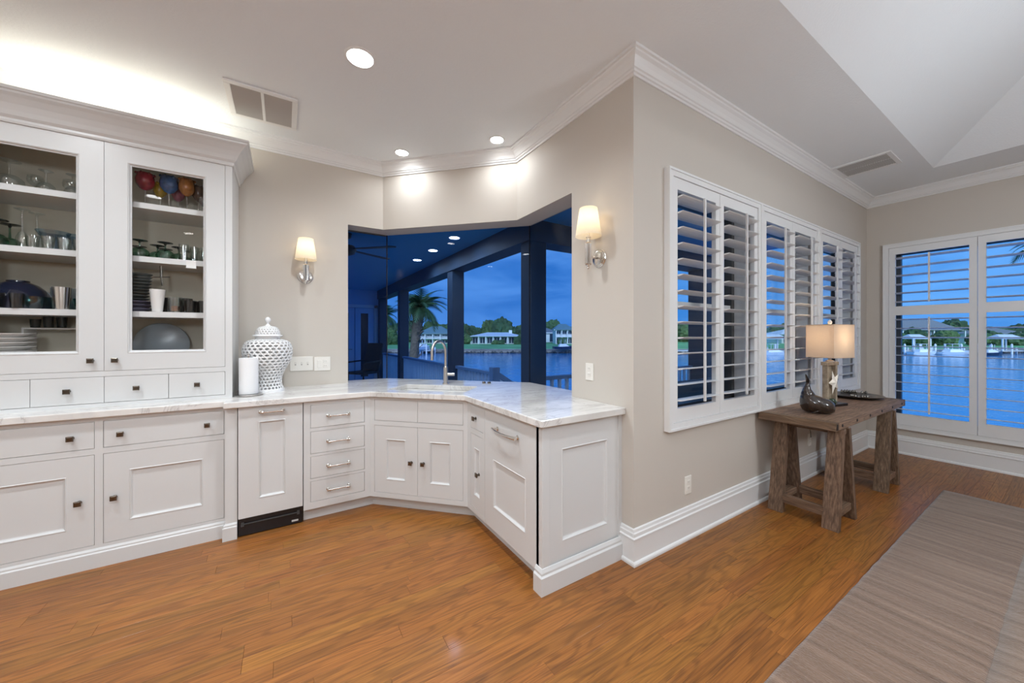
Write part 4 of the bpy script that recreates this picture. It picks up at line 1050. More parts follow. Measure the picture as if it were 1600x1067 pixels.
for z in (z0_, z1_):
    m.beam((-sw, -sh_, z), (sw, -sh_, z), .004, .006); m.beam((-sw, sh_, z), (sw, sh_, z), .004, .006); m.beam((-sw, -sh_, z), (-sw, sh_, z), .004, .006); m.beam((sw, -sh_, z), (sw, sh_, z), .004, .006)
m.build('shade_rim', 'linen_shade', sd)
m = MB().tube([(-sw, 0, z1_ - .01), (sw, 0, z1_ - .01)], .002, 6); m.tube([(.035, 0, .46), (.045, 0, .56), (.03, 0, .66), (0, 0, z1_ - .01)], .002, 6); m.tube([(-.035, 0, .46), (-.045, 0, .56), (-.03, 0, .66), (0, 0, z1_ - .01)], .002, 6)
m.build('harp', 'brushed_steel', tl)
MB().lathe([(.008, z1_ - .01), (.006, z1_ + .004), (.014, z1_ + .012), (.016, z1_ + .026), (.008, z1_ + .042), (0, z1_ + .046)], 16).build('finial', 'star', tl, smooth=True)
ld = bpy.data.lights.new('lamp_bulb', 'POINT'); ld.energy = LAMP_POWER; ld.color = (1, .76, .50); ld.shadow_soft_size = .04
lo = bpy.data.objects.new('lamp_light', ld); col.objects.link(lo); lo.parent = tl; lo.location = (0, -.0, .60)
m = MB().tube([(4.10, 1.27, TT + .008), (4.16, 1.37, TT + .006), (4.18, 1.402, TT - .02), (4.19, 1.405, .52), (4.23, 1.40, .42), (4.25, 1.405, .37)], .003, 6)
tag(m.build('lamp_cord', 'rubber', smooth=True), 'thin dark lamp cord dropping behind the table', 'cord')
# whale figure
def ellips_chain(chain, n=20):
    m = MB(); vs = []; fs = []
    for (x, y, z, ry, rz) in chain:
        for k in range(n):
            a = 2 * PI * k / n; vs.append((x, y + ry * math.cos(a), z + rz * math.sin(a)))
    for i in range(len(chain) - 1):
        for k in range(n): fs.append((i * n + k, i * n + (k + 1) % n, (i + 1) * n + (k + 1) % n, (i + 1) * n + k))
    fs += [tuple(range(n))[::-1], tuple(range((len(chain) - 1) * n, len(chain) * n))]
    return m.add(vs, fs)
wh = empty('whale_figure', (3.50, 1.13, TT), R(115), 'glossy dark wooden whale figure with raised tail', 'figurine')
ch = [(-.118, 0, .050, .008, .008), (-.112, 0, .052, .040, .036), (-.09, 0, .056, .062, .052), (-.055, 0, .062, .074, .060), (-.015, 0, .068, .079, .067), (.025, 0, .078, .077, .076), (.055, 0, .084, .066, .080), (.078, 0, .086, .048, .070), (.092, 0, .086, .022, .040), (.096, 0, .086, .006, .010)]
o = ellips_chain(ch).build('body', 'whale_wood', wh, smooth=True)
tail = MB().tube([(.040, 0, .110), (.048, 0, .155), (.050, 0, .185), (.046, 0, .215), (.044, 0, .235)], [.056, .040, .026, .016, .013], 14)
tail.build('tail', 'whale_wood', wh, smooth=True)
for s in (-1, 1):
    MB().add([(x - .052, y, z + .024) for x, y, z in [(.09, 0, .205), (.108, 0, .205), (.112, s * .012, .278), (.098, s * .040, .258), (.090, s * .030, .228), (.094, s * .010, .238), (.103, s * .010, .238)]],
             [(0, 1, 2), (1, 6, 2), (0, 2, 3), (0, 3, 4), (0, 4, 5), (5, 4, 3), (5, 3, 2), (6, 5, 2), (0, 5, 6, 1)]).build('fluke', 'whale_wood', wh, smooth=False)
for s in (-1, 1):
    ellips_chain([(-.02, s * .070, .034, .006, .004), (.0, s * .080, .026, .012, .006), (.03, s * .088, .012, .010, .004)], 10).build('fin', 'whale_wood', wh, smooth=True)
# shell-edged tray
tr_ = empty('shell_tray', (4.70, 1.20, TT), 0, 'round pewter tray with shells along its rim', 'tray')
MB().lathe([(0, .004), (.10, .002), (.15, .010), (.20, .026), (.203, .030), (.15, .016), (.10, .009), (0, .010)], 48).build('dish', 'pewter', tr_, smooth=True, auto=60)
rg = random.Random(3)
for k in range(20):
    a0 = (R(20) if k % 2 else R(200)) + rg.uniform(-.5, .5)
    r_ = .186 + rg.uniform(-.01, .008)
    MB().lathe([(0, -.009), (.010, -.007), (.013, 0), (.009, .008), (.003, .016), (0, .018)], 8, (r_ * math.cos(a0), r_ * math.sin(a0), .036)).build('shell', 'pewter', tr_, smooth=True)

# ------------------------------------------------------------------ rug
rugo = empty('area_rug', (3.0, -.6, 0), 0, 'taupe ribbed area rug in the right foreground', 'rug')
def rug_piece(name, m_, x0, x1, y0, y1, zt, wav):
    nx, ny = 90, 24; m = MB(); vs = []; rg = random.Random(5)
    ph = [(rg.uniform(3, 14), rg.uniform(0, 6)) for _ in range(4)]
    for j in range(ny + 1):
        for i in range(nx + 1):
            x = x0 + (x1 - x0) * i / nx; y = y0 + (y1 - y0) * j / ny
            e = min((i) / 2, (nx - i) / 2, j / 1.0, (ny - j) / 1.0, 1)
            z = zt * (.55 + .45 * math.sin(e * PI / 2)) if e < 1 else zt
            if e > 0: z += wav * sum(math.sin(f * x + p + y * .6) for f, p in ph) / 4
            wob = .0012 * sum(math.sin(f * 3.1 * x + p) for f, p in ph) / 2
            vs.append((x, y + (wob if j in (0, ny) else 0), z))
    k = len(vs)
    fs = [(j * (nx + 1) + i, j * (nx + 1) + i + 1, (j + 1) * (nx + 1) + i + 1, (j + 1) * (nx + 1) + i) for j in range(ny) for i in range(nx)]
    bd = [i for i in range(nx + 1)] + [(j + 1) * (nx + 1) - 1 for j in range(1, ny + 1)] + [ny * (nx + 1) + i for i in range(nx - 1, -1, -1)] + [j * (nx + 1) for j in range(ny - 1, 0, -1)]
    bot = [(vs[i][0], vs[i][1], .001) for i in bd]; n = len(bd)
    m.add(vs + bot, fs + [(bd[(i + 1) % n], bd[i], k + i, k + (i + 1) % n) for i in range(n)])
    return m.build(name, m_, rugo, smooth=True)
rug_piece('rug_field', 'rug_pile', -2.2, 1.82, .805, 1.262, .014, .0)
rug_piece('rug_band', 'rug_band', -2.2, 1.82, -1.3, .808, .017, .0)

# ------------------------------------------------------------------ porch and deck outside
struct(MB().box(-6, 2.42, YL + T + .001, 10.4, -.14, -.04).box(1.94, 6.6, YWIN + T + .001, 3.40, -.141, -.041).build('porch_floor', 'deck'), 'grey porch floor outside the windows')
PCZ = 2.57
PORCH_CANS = [(1.798, 4.22), (1.806, 5.017), (1.82, 5.788)]
struct(MB().prism([(-6, YL + T), (.88, YL + T), (1.94, 2.75), (1.94, YWIN + T), (5.9, YWIN + T), (5.9, 3.40), (2.42, 3.40), (2.42, 10.5), (-6, 10.5)], PCZ, PCZ + .4).build('porch_ceiling', 'porch_dusk_tint'), 'porch ceiling tinted with blue dusk light outside the corner window')
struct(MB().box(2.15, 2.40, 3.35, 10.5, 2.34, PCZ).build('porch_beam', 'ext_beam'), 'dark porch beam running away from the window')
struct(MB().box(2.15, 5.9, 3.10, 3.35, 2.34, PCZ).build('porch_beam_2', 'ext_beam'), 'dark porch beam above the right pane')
struct(MB().box(-6, 2.42, 10.4, 10.6, -.14, PCZ + .3).build('wall_porch', 'porch_wall_dusk_tint'), 'far end wall of the porch')
def column(x, y, s, label):
    rt = empty('porch_column', (x, y, -.04), 0, label, 'column', 'porch columns')
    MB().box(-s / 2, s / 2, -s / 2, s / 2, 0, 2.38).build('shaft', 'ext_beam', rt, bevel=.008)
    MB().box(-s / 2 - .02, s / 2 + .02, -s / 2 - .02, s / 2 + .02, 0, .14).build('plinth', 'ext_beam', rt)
column(2.285, 3.20, .20, 'thick dark porch column behind the right glass corner')
column(2.27, 5.28, .20, 'dark porch column behind the faucet')
column(2.27, 8.25, .20, 'porch column in front of the palm')
column(2.27, 10.26, .20, 'farthest porch column beside the french doors')
column(5.45, 3.20, .24, 'porch column seen through the nearest shutters')
def railing(p, q, label, n, zt=.88):
    p = Vector((*p, 0)); q = Vector((*q, 0)); rt = empty('porch_railing', (p.x, p.y, -.04), 0, label, 'railing', 'porch railings')
    d = q - p; L_ = d.length; u = d.normalized(); zz = zt + .04
    MB().beam((0, 0, zz - .02), d + Vector((0, 0, zz - .02)), .075, .04).build('top_rail', 'ext_paint_dusk_tint', rt)
    MB().beam((0, 0, .10), d + Vector((0, 0, .10)), .04, .04).build('bottom_rail', 'ext_paint_dusk_tint', rt)
    me = MB().box(-.016, .016, -.016, .016, .10, zz - .03).mesh('baluster'); me.materials.append(MATS['ext_white_dusk_tint'])
    for k in range(n):
        o = bpy.data.objects.new('baluster', me); col.objects.link(o); o.parent = rt; o.location = u * (L_ * (k + .5) / n)
railing((2.25, 4.06), (2.25, 5.16), 'railing right of the faucet ending at the steps', 11)
railing((2.25, 5.40), (2.25, 8.13), 'railing between the faucet column and the palm column', 27)
railing((2.25, 8.37), (2.25, 10.14), 'railing between the palm column and the far wall', 18)
railing((2.42, 3.26), (5.30, 3.26), 'railing below the right glass pane', 26)
nl = empty('newel_post', (2.25, 4.0, -.04), 0, 'railing post where the steps begin', 'post')
MB().box(-.05, .05, -.05, .05, 0, .98).build('post_shaft', 'ext_paint_dusk_tint', nl)
sr = empty('stair_rail', (2.3, 3.98, -.04), 0, 'stair handrail sloping down towards the water', 'handrail')
MB().beam((0, 0, .88), (2.2, 0, -.55), .05, .06).build('handrail', 'ext_paint_dusk_tint', sr)
for k in range(9): MB().box(.15 + k * .23, .18 + k * .23, -.015, .015, -.95 + .0, .84 - (k + .7) * .149).build('baluster', 'ext_paint_dusk_tint', sr)
st = empty('porch_steps', (2.42, 3.68, 0), 0, 'grey steps down from the porch', 'steps')
for k in range(8): MB().box(.28 * k, .28 * k + .30, -.26, .28, -.22 - .18 * k, -.18 - .18 * k).build('tread', 'deck', st)
m = MB().beam((0, -.255, -.2), (2.3, -.255, -1.7), .04, .24); m.beam((0, .275, -.2), (2.3, .275, -1.7), .04, .24); m.build('stringer', 'ext_paint_dusk_tint', st)
# french doors in the far porch wall
def fdoor(n, x0, x1, label):
    zb, zt = -.04, 2.08; y = 10.4
    m = MB(); s = .14
    m.box(x0, x0 + s, y - .05, y, zb, zt); m.box(x1 - s, x1, y - .05, y, zb, zt); m.box(x0 + s, x1 - s, y - .05, y, zt - s, zt); m.box(x0 + s, x1 - s, y - .05, y, zb, zb + .28)
    d = struct(m.build('door_%d' % n, 'porch_wall_dusk_tint'), label)
    MB().box(x0 + s, x1 - s, y - .03, y - .02, zb + .28, zt - s).build('pane', 'house_glass', d)
    for k in range(12): MB().box(x0 + s + .01, x1 - s - .01, y - .019, y - .004, .35 + k * .13, .40 + k * .13).build('blind_slat', 'white_vinyl', d)
    hz_ = MB().tube([(x1 - .06, y - .05, .98), (x1 - .06, y - .09, .98), (x1 - .16, y - .09, .98)], .01, 8).build('door_handle', 'nickel', d)
fdoor(1, 1.09, 1.56, 'left white french door on the far porch wall'); fdoor(2, 1.58, 2.05, 'right white french door on the far porch wall')
struct(MB().box(1.0, 1.08, 10.33, 10.40, -.04, 2.16).box(2.06, 2.14, 10.33, 10.40, -.04, 2.16).box(1.0, 2.14, 10.33, 10.40, 2.09, 2.17).build('trim_2', 'ext_white_dusk_tint'), 'white casing round the french doors')
# patio chair
pc = empty('patio_chair', (1.60, 9.35, -.04), R(-55), 'dark high-back patio chair by the french doors', 'chair')
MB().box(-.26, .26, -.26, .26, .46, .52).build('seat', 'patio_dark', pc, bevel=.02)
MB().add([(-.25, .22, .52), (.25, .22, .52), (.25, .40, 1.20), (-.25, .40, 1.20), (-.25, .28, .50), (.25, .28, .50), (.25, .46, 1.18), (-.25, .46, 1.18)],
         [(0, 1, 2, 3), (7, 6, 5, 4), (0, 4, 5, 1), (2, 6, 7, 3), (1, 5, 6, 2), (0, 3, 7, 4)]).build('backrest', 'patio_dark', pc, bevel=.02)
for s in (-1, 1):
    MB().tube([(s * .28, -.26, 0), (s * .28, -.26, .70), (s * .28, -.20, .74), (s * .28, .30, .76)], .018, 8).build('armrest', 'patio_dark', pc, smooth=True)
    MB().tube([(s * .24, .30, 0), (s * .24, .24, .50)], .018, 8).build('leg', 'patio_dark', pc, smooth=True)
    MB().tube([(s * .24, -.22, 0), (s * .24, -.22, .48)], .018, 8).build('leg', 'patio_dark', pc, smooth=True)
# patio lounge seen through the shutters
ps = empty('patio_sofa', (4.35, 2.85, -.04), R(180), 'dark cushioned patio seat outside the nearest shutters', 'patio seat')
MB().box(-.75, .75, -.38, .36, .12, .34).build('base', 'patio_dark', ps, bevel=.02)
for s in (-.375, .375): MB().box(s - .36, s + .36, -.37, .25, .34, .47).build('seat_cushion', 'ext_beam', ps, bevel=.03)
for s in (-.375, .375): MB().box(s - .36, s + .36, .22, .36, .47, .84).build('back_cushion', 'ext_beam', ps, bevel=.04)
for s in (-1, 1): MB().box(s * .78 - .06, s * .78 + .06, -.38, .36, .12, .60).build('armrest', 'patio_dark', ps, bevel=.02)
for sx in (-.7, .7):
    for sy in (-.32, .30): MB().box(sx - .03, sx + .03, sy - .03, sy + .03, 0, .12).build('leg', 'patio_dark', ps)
# recessed lights in the porch ceiling
for i, (x, y) in enumerate(PORCH_CANS):
    rt = empty('porch_light', (x, y, PCZ), 0, ['nearest', 'middle', 'farthest'][i] + ' recessed light in the porch ceiling outside', 'ceiling light', 'porch ceiling lights')
    MB().lathe([(.060, -.001), (.062, -.007), (.075, -.006), (.078, 0), (.060, 0)], 28).build('trim_ring', 'ext_white_dusk_tint', rt, smooth=True, auto=40)
    MB().lathe([(0, -.004), (.060, -.004), (.060, -.001), (0, -.001)], 24).build('lens', 'lens', rt)
    ld = bpy.data.lights.new('porch_can', 'AREA'); ld.shape = 'DISK'; ld.size = .11; ld.energy = 3.0; ld.color = (.45, .72, 1); ld.spread = R(160)
    lo = bpy.data.objects.new('porch_can_lamp', ld); col.objects.link(lo); lo.parent = rt; lo.location = (0, 0, -.010)
# ceiling fan on the porch
fn = empty('ceiling_fan', (.62, 4.75, PCZ), 0, 'dark ceiling fan under the porch ceiling', 'fan')
MB().lathe([(.07, 0), (.06, -.05), (.02, -.06)], 20).build('canopy', 'bronze_fan', fn, smooth=True)
MB().lathe([(.015, -.05), (.015, -.14)], 12).build('downrod', 'bronze_fan', fn)
MB().lathe([(.02, -.13), (.10, -.15), (.12, -.19), (.10, -.24), (.05, -.26), (0, -.265)], 24).build('motor', 'bronze_fan', fn, smooth=True)
for k in range(5):
    a = 2 * PI * k / 5 + .5; c_, s_ = math.cos(a), math.sin(a)
    pts = [(.10, -.02), (.22, -.05), (.62, -.07), (.66, 0), (.62, .07), (.22, .05), (.10, .02)]
    q = [(x * c_ - y * s_, x * s_ + y * c_, -.185 + .12 * y) for x, y in pts]
    n = len(q)
    MB().add(q + [(x, y, z - .008) for x, y, z in q], [tuple(range(n)), tuple(range(n, 2 * n))[::-1]] + [(i, (i + 1) % n, n + (i + 1) % n, n + i) for i in range(n)]).build('blade', 'bronze_fan', fn)

# ------------------------------------------------------------------ waterway and far shore (axes: r along the shore, d across the water)
def SH(r_, d): return (FW[0] * d + RT[0] * r_, FW[1] * d + RT[1] * r_)
SROT = YAW - R(90)
WZ = -2.3
tag(MB().box(-500, 600, -20, 600, WZ - 1.0, WZ).build('water', 'water', rotz=SROT), 'calm blue canal water between the houses', 'water', kind='stuff')
struct(MB().box(-.3, 6.3, -3.9, 10.6, -2.4, -.142).build('ground', 'seawall'), 'ground below the house')
yd = MB().add([(*SH(-60, 10), -1.9), (*SH(-2.5, 10), -1.9), (*SH(-2.5, 17), -2.1), (*SH(-8, 30), -2.1), (*SH(-60, 42), -2.0), (*SH(-60, 10), -3), (*SH(-2.5, 10), -3), (*SH(-2.5, 17), -3), (*SH(-8, 30), -3), (*SH(-60, 42), -3)],
              [(0, 1, 2, 3, 4), (9, 8, 7, 6, 5), (0, 5, 6, 1), (1, 6, 7, 2), (2, 7, 8, 3), (3, 8, 9, 4), (4, 9, 5, 0)])
struct(yd.build('ground_yard', 'lawn'), 'green yard beside the porch')
def bank(r0, r1, name, label):
    m = MB(); prof = [(76.5, WZ - 1), (76.5, -1.50), (95, -1.42), (112, -1.25), (150, -.9), (320, .5), (320, WZ - 1)]
    vs = [(*SH(r_, d), z) for r_ in (r0, r1) for d, z in prof]; n = len(prof)
    m.add(vs, [(i, (i + 1) % n, n + (i + 1) % n, n + i) for i in range(n)] + [tuple(range(n)), tuple(range(n, 2 * n))[::-1]])
    struct(m.build(name, 'lawn'), label)
bank(-160, 420, 'ground_far_shore', 'green lawn on the far shore')
struct(MB().box(-160, 420, 75.9, 76.6, WZ - 1, -1.62).box(-160, 420, 75.7, 76.7, -1.62, -1.47).build('seawall', 'seawall', rotz=SROT), 'pale seawall along the far shore')
m = MB(); rg = random.Random(9)
for k in range(420):
    r_ = -60 + k * .42 + rg.uniform(-.2, .2); s = rg.uniform(.25, .55)
    x, y = r_, 75.5 + rg.uniform(-.5, .2); z = WZ + rg.uniform(-.1, .25)
    m.add([(x - s, y, z), (x, y - s, z), (x + s, y, z), (x, y + s, z), (x + rg.uniform(-.1, .1), y, z + s * .8), (x, y, z - s)], [(0, 1, 4), (1, 2, 4), (2, 3, 4), (3, 0, 4), (1, 0, 5), (2, 1, 5), (3, 2, 5), (0, 3, 5)])
tag(m.build('riprap', 'rock', rotz=SROT), 'dark rocks piled at the foot of the far seawall', 'rocks', kind='stuff')

def house(name, r0, r1, d0, d1, zb, zw, zr, roof, label, wins=5, storeys=1, porch=False, chimney=None, wall='house_white'):
    c = SH((r0 + r1) / 2, d0); W = r1 - r0; Dp = d1 - d0
    rt = empty(name, (*c, zb), SROT, label, 'house', 'houses across the water')
    H_ = zw - zb; h2 = W / 2
    MB().box(-h2, h2, 0, Dp, 0, H_).build('wall', wall, rt)
    ov = .6; rh = zr - zw; k = min(Dp / 2 + ov, h2 * .8)
    MB().add([(-h2 - ov, -ov, H_), (h2 + ov, -ov, H_), (h2 + ov, Dp + ov, H_), (-h2 - ov, Dp + ov, H_), (-h2 - ov + k, Dp / 2, H_ + rh), (h2 + ov - k, Dp / 2, H_ + rh)],
             [(0, 3, 2, 1), (0, 1, 5, 4), (1, 2, 5), (2, 3, 4, 5), (3, 0, 4)]).build('roof', roof, rt)
    MB().box(-h2 - ov, h2 + ov, -ov - .05, -ov, H_ - .22, H_ + .05).build('fascia', 'house_white', rt)
    sh = H_ / storeys
    for s in range(storeys):
        sp = W / wins
        for i in range(wins):
            x = -h2 + sp * (i + .5); ww = sp * .32
            z0, z1 = s * sh + (.25 if s == 0 else .9), (s + 1) * sh - .45
            wn = MB().box(x - ww - .12, x + ww + .12, -.10, -.02, z0 - .12, z1 + .12).build('window', 'house_white', rt)
            MB().box(x - ww, x + ww, -.14, -.10, z0, z1).build('window_pane', 'house_glass', wn)
            MB().box(x - .05, x + .05, -.17, -.14, z0, z1).build('mullion', 'house_white', wn)
    if porch:
        for i in range(wins + 1): MB().box(-h2 + i * W / wins - .14, -h2 + i * W / wins + .14, -1.6, -1.32, 0, H_ - .05).build('porch_post', 'house_white', rt)
        MB().box(-h2 - .3, h2 + .3, -1.9, .0, H_ - .12, H_ + .02).build('porch_roof', roof, rt)
        if storeys == 2: MB().box(-h2, h2, -1.7, 0, sh - .1, sh + .12).build('balcony', 'house_white', rt)
    if chimney is not None: MB().box(chimney - .5, chimney + .5, Dp / 2 - 1.4, Dp / 2 - .4, H_, H_ + rh + .7).build('chimney', 'house_white', rt)
    return rt
house('house', -12.6, 3.2, 113, 122, -1.25, 1.2, 2.4, 'roof_pale', 'long low white house with pale roof across the water', 7, 1, True, 4.2)
house('house', 3.9, 9.0, 116, 122, -1.2, .8, 1.9, 'roof_pale', 'small white wing right of the long low house', 2)
house('house', 5.5, 16, 126, 136, -1.0, 2.4, 4.2, 'roof_grey', 'grey-roofed house half hidden behind the thick column', 3)
house('house', 13.5, 18.8, 112, 120, -1.25, 3.2, 5.1, 'roof_green', 'two-storey white house with green roof right of the column', 3, 2, True)
house('house', 20.5, 27, 118, 126, -1.2, 1.1, 2.3, 'roof_grey', 'grey house at the right edge of the corner window', 3, wall='ext_paint_dusk_tint')
house('house', -30, -20.3, 116, 126, -1.2, 2.0, 4.5, 'roof_green', 'two-storey white house right of the palm trunk', 4, 2, True)
house('house', -44, -39, 118, 126, -1.2, 2.2, 3.6, 'roof_grey', 'white house left of the palm trunk', 2, 2)
for i, (r0, r1, d0, zw, zr, rf, ww) in enumerate([(62, 74, 116, 2.2, 4.0, 'roof_grey', 'house_white'), (88, 100, 118, 1.8, 3.5, 'roof_pale', 'house_white'), (112, 122, 112, 2.2, 3.6, 'roof_pale', 'house_white'),
                                                  (126, 146, 118, 3.2, 7.0, 'roof_grey', 'ext_paint_dusk_tint'), (152, 166, 116, 2.0, 3.8, 'roof_grey', 'house_white')]):
    house('house', r0, r1, d0, d0 + 9, -1.2, zw, zr, rf, ['white house seen through the nearest shutters', 'pale-roofed house seen through the middle shutters', 'pale-roofed house at the left of the end window',
          'large house with tall grey roof in the end window', 'low grey-roofed house at the right of the end window'][i], 4, 1, True, wall=ww)

# trees
def blob_crown(seed, lumps=9):
    rg = random.Random(seed); bm = bmesh.new()
    for k in range(lumps):
        a = rg.uniform(0, 2 * PI); rr = rg.uniform(0, .62) if k else 0; s = rg.uniform(.42, .62)
        g = bmesh.ops.create_icosphere(bm, subdivisions=3, radius=s)
        off = Vector((rr * math.cos(a), rr * math.sin(a), rg.uniform(.25, .95) if k else .55))
        for v in g['verts']:
            n = v.co.normalized(); j = 1 + .16 * math.sin(9 * n.x + k) * math.sin(8 * n.y + 2 * k) + .17 * rg.uniform(-1, 1)
            v.co = v.co * j + off
    me = bpy.data.meshes.new('crown'); bm.to_mesh(me); bm.free(); me.materials.append(MATS['tree_leaf' if seed % 2 else 'tree_leaf_light']); return me
crowns = [blob_crown(k) for k in range(1, 7)]
trunk_me = MB().lathe([(.10, -.2), (.07, .5), (.05, .8)], 8).mesh('trunk'); trunk_me.materials.append(MATS['bark'])
rg = random.Random(21)
def tree(r_, d, zb, h_, w_, label, group='trees along the far shore'):
    rt = empty('tree', (*SH(r_, d), zb), rg.uniform(0, 6), label, 'tree', group)
    c = bpy.data.objects.new('crown', rg.choice(crowns)); col.objects.link(c); c.parent = rt; c.scale = (w_, w_, h_ * .78); c.location = (0, 0, h_ * .02)
    t = bpy.data.objects.new('trunk', trunk_me); col.objects.link(t); t.parent = rt; t.scale = (2.5, 2.5, h_ * .7)
    return rt
r_ = -66
while r_ < 26:
    tree(r_, rg.uniform(136, 160), -.9, rg.uniform(5.6, 8.2), rg.uniform(4.0, 6.0), 'bushy dark tree in the tree line behind the far houses'); r_ += rg.uniform(3.0, 4.4)
while r_ < 62: r_ += 4
while r_ < 235:
    tree(r_, rg.uniform(136, 160), -.9, rg.uniform(4.6, 7.4), rg.uniform(4.5, 7.0), 'dark tree on the shore seen between the louvers', 'trees behind the shutters'); r_ += rg.uniform(4.5, 6.5)
for i, (r_, d, h_, w_) in enumerate(((-17, 112, 3.4, 3.0), (-14.5, 112, 2.8, 2.2), (-4.8, 110, 1.2, 1.3), (-3.0, 110, 1.3, 1.4), (2.6, 110, 2.6, 1.9), (-36, 106, 4.5, 3.2), (-33, 108, 3.0, 2.2), (14.8, 108, 2.0, 1.4), (23, 110, 2.2, 1.8))):
    tree(r_, d, -1.3, h_, w_, ['dense shrub left of the long low house', 'shrub touching the left end of the low house', 'left low bush in front of the long house', 'right low bush in front of the long house', 'rounded shrub at the right part of the low house',
         'broad green bush left of the palm', 'bush behind the palm trunk', 'small shrub before the green-roofed house', 'small shrub before the grey house'][i], 'shrubs by the houses')
for i, (r_, d, h_, w_) in enumerate(((106, 100, 3.4, 2.6), (112, 101, 4.6, 3.0), (117, 100, 3.0, 2.4), (122, 101, 3.8, 3.0), (128, 100, 2.8, 2.6), (135, 102, 4.2, 3.0), (141, 101, 3.2, 3.0), (147, 100, 4.4, 3.0))):
    tree(r_, d, -1.4, h_, w_, '%s dark waterfront tree from the left in the end window' % ['first', 'second', 'third', 'fourth', 'fifth', 'sixth', 'seventh', 'eighth'][i], 'waterfront trees in the end window')
# palms
def frond_mesh(seed):
    rg = random.Random(seed); vs = []; fs = []; L_ = 2.0; n = 12; th = .012
    sp = []
    for k in range(n + 1):
        t = k / n; sp.append((L_ * (t - .18 * t * t), 0, .75 * t * 1.1 - 1.45 * t * t))
    for k in range(1, n + 1):
        p = Vector(sp[k]); q = Vector(sp[k - 1]); ll = .62 * math.sin(PI * min(1, .18 + .8 * k / n)) + .12
        for s in (-1, 1):
            a = Vector((.62, s * .72, -.32 - .35 * k / n)).normalized(); e = p + a * ll
            m_ = (p + q) / 2; wv = (p - q) * .45
            i0 = len(vs); vs += [tuple(m_ - wv), tuple(m_ + wv), tuple(e), tuple(m_ - wv + Vector((0, 0, -th))), tuple(m_ + wv + Vector((0, 0, -th)))]
            fs += [(i0, i0 + 1, i0 + 2), (i0 + 4, i0 + 3, i0 + 2)]
    me = bpy.data.meshes.new('frond'); me.from_pydata(vs, [], fs); me.materials.append(MATS['palm_leaf']); me.update(); return me
fm = frond_mesh(1)
def palm(r_, d, zb, zt, lean, s, label, nf=34, seed=0):
    rg = random.Random(seed); rt = empty('palm_tree', (*SH(r_, d), zb), SROT, label, 'tree', 'palm trees')
    H_ = zt - zb; pts = [(lean * (t ** 1.3), 0, H_ * t) for t in (0, .15, .3, .45, .6, .75, .9, 1)]
    MB().tube(pts, [.30 * s, .24 * s, .22 * s, .21 * s, .21 * s, .24 * s, .27 * s, .18 * s], 14).build('trunk', 'bark', rt, smooth=True)
    m = MB()
    for k in range(40):
        t = rg.uniform(.35, .97); a = rg.uniform(0, 6.28); x = lean * t ** 1.3
        p = Vector((x + .23 * s * math.cos(a), .23 * s * math.sin(a), H_ * t)); m.beam(p, p + Vector((.14 * s * math.cos(a), .14 * s * math.sin(a), .18)), .07 * s, .03 * s)
    m.build('boot_stubs', 'bark', rt)
    for k in range(nf):
        o = bpy.data.objects.new('frond', fm); col.objects.link(o); o.parent = rt; o.location = pts[-1]
        o.rotation_euler = (rg.uniform(-.3, .3), rg.uniform(-1.15, .75), 2 * PI * k / nf + rg.uniform(-.2, .2)); q = s * rg.uniform(.55, .85); o.scale = (q, q, q)
    return rt
palm(-6.55, 23.5, -2.0, 3.2, .55, 1.35, 'leaning cabbage palm between the porch columns', 44, 2)
palm(-12.2, 34, -2.0, 3.3, .2, 1.3, 'farther palm left of the leaning palm', 34, 5)
palm(27.9, 18.5, -2.0, 6.2, -.1, 1.3, 'palm whose fronds hang at the top of the end window', 30, 8)

# docks and boats
def dock(r0, r1, d0, label, roofed=False):
    c = SH((r0 + r1) / 2, d0); W = r1 - r0; rt = empty('boat_dock', (*c, WZ), SROT, label, 'dock', 'docks on the far shore')
    MB().box(-W / 2, W / 2, -1.2, 1.2, .55, .72).build('deck', 'dock_wood', rt)
    n = max(3, int(W / 2.6))
    for k in range(n):
        x = -W / 2 + W * k / (n - 1)
        for y in (-1.1, 1.1): MB().lathe([(.16, -1), (.16, 1.9 if y < 0 else 1.2), (0, 2.1 if y < 0 else 1.3)], 8, (x, y, 0)).build('piling', 'house_white', rt)
    if roofed:
        MB().add([(-W * .3, -1.6, 3.0), (W * .3, -1.6, 3.0), (W * .3, 1.6, 3.0), (-W * .3, 1.6, 3.0), (-W * .2, 0, 3.9), (W * .2, 0, 3.9)], [(0, 3, 2, 1), (0, 1, 5, 4), (1, 2, 5), (2, 3, 4, 5), (3, 0, 4)]).build('boathouse_roof', 'roof_pale', rt)
        for x in (-W * .28, W * .28):
            for y in (-1.4, 1.4): MB().box(x - .1, x + .1, y - .1, y + .1, .6, 3.0).build('post', 'house_white', rt)
dock(77, 83, 72, 'white-piled dock at the left of the end window', True); dock(85.5, 92, 72.5, 'dock in the middle of the end window'); dock(48, 56, 72.5, 'dock seen through the middle shutters', True)
dock(32, 40, 72.5, 'dock seen through the nearest shutters'); dock(-18.5, -16, 74, 'small dock below the two-storey house'); dock(94, 102, 72, 'dock at the right of the end window', True)
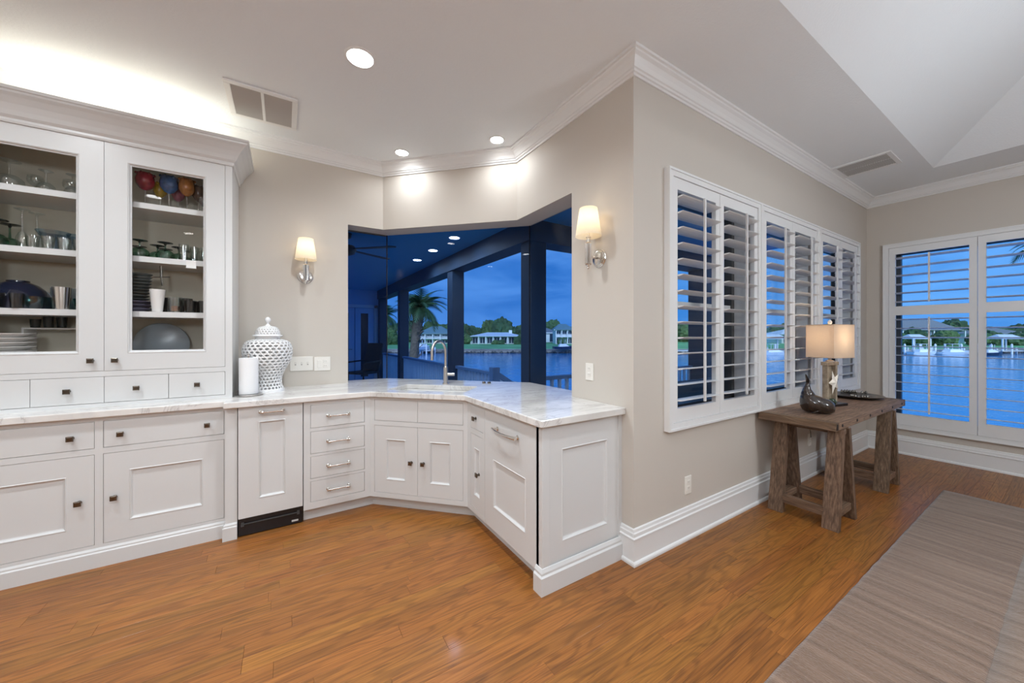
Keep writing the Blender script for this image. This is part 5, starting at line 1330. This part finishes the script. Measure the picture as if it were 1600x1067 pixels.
def boat(r_, d, L_, hull, label, rz=0.0, lift=0.0):
    rt = empty('boat', (*SH(r_, d), WZ + lift), SROT + rz, label, 'boat', 'boats on the water')
    sec = [(-.5, .16, .05, .55), (-.2, .17, -.05, .50), (.15, .16, -.05, .55), (.38, .09, .05, .65), (.5, .01, .35, .75)]
    vs = []
    for x, hw, zk, zs in sec: vs += [(x * L_, -hw * L_, zs), (x * L_, -hw * L_ * .7, zk), (x * L_, hw * L_ * .7, zk), (x * L_, hw * L_, zs)]
    n = len(sec)
    MB().add(vs, [(i * 4 + k, i * 4 + k + 1, i * 4 + 5 + k, i * 4 + 4 + k) for i in range(n - 1) for k in range(3)] + [(i * 4, i * 4 + 4, i * 4 + 7, i * 4 + 3) for i in range(n - 1)] + [(0, 3, 2, 1)]).build('hull', hull, rt)
    MB().add([(-.25 * L_, -.11 * L_, .5), (.25 * L_, -.08 * L_, .55), (.25 * L_, .08 * L_, .55), (-.25 * L_, .11 * L_, .5), (-.2 * L_, -.08 * L_, 1.05), (.08 * L_, -.07 * L_, 1.05), (.08 * L_, .07 * L_, 1.05), (-.2 * L_, .08 * L_, 1.05)],
             [(0, 3, 2, 1), (4, 5, 6, 7), (0, 1, 5, 4), (1, 2, 6, 5), (2, 3, 7, 6), (3, 0, 4, 7)]).build('cabin', 'boat_white', rt)
    m = MB()
    for x in (-.15, .05):
        for s in (-1, 1): m.beam((x * L_, s * .08 * L_, 1.0), (x * L_, s * .08 * L_, 2.0), .05, .05)
    m.build('top_frame', 'boat_white', rt)
    MB().box(-.2 * L_, .1 * L_, -.1 * L_, .1 * L_, 2.0, 2.06).build('canopy', hull if hull != 'boat_white' else 'boat_white', rt)
boat(85, 69.5, 6.5, 'boat_white', 'white cabin boat moored at the middle dock'); boat(88.6, 67, 5.2, 'boat_dark', 'dark-hulled motor boat at the right of the end window', .1); boat(79, 69.5, 5, 'boat_white', 'white boat moored at the left dock')
boat(10.6, 74, 4.5, 'boat_dark', 'dark boat on a lift right of the thick column', .2, .9); boat(-18, 73, 4.5, 'boat_white', 'white boat on a lift below the two-storey house', 1.2, .9); boat(50, 69, 6, 'boat_white', 'white boat seen between the middle louvers')
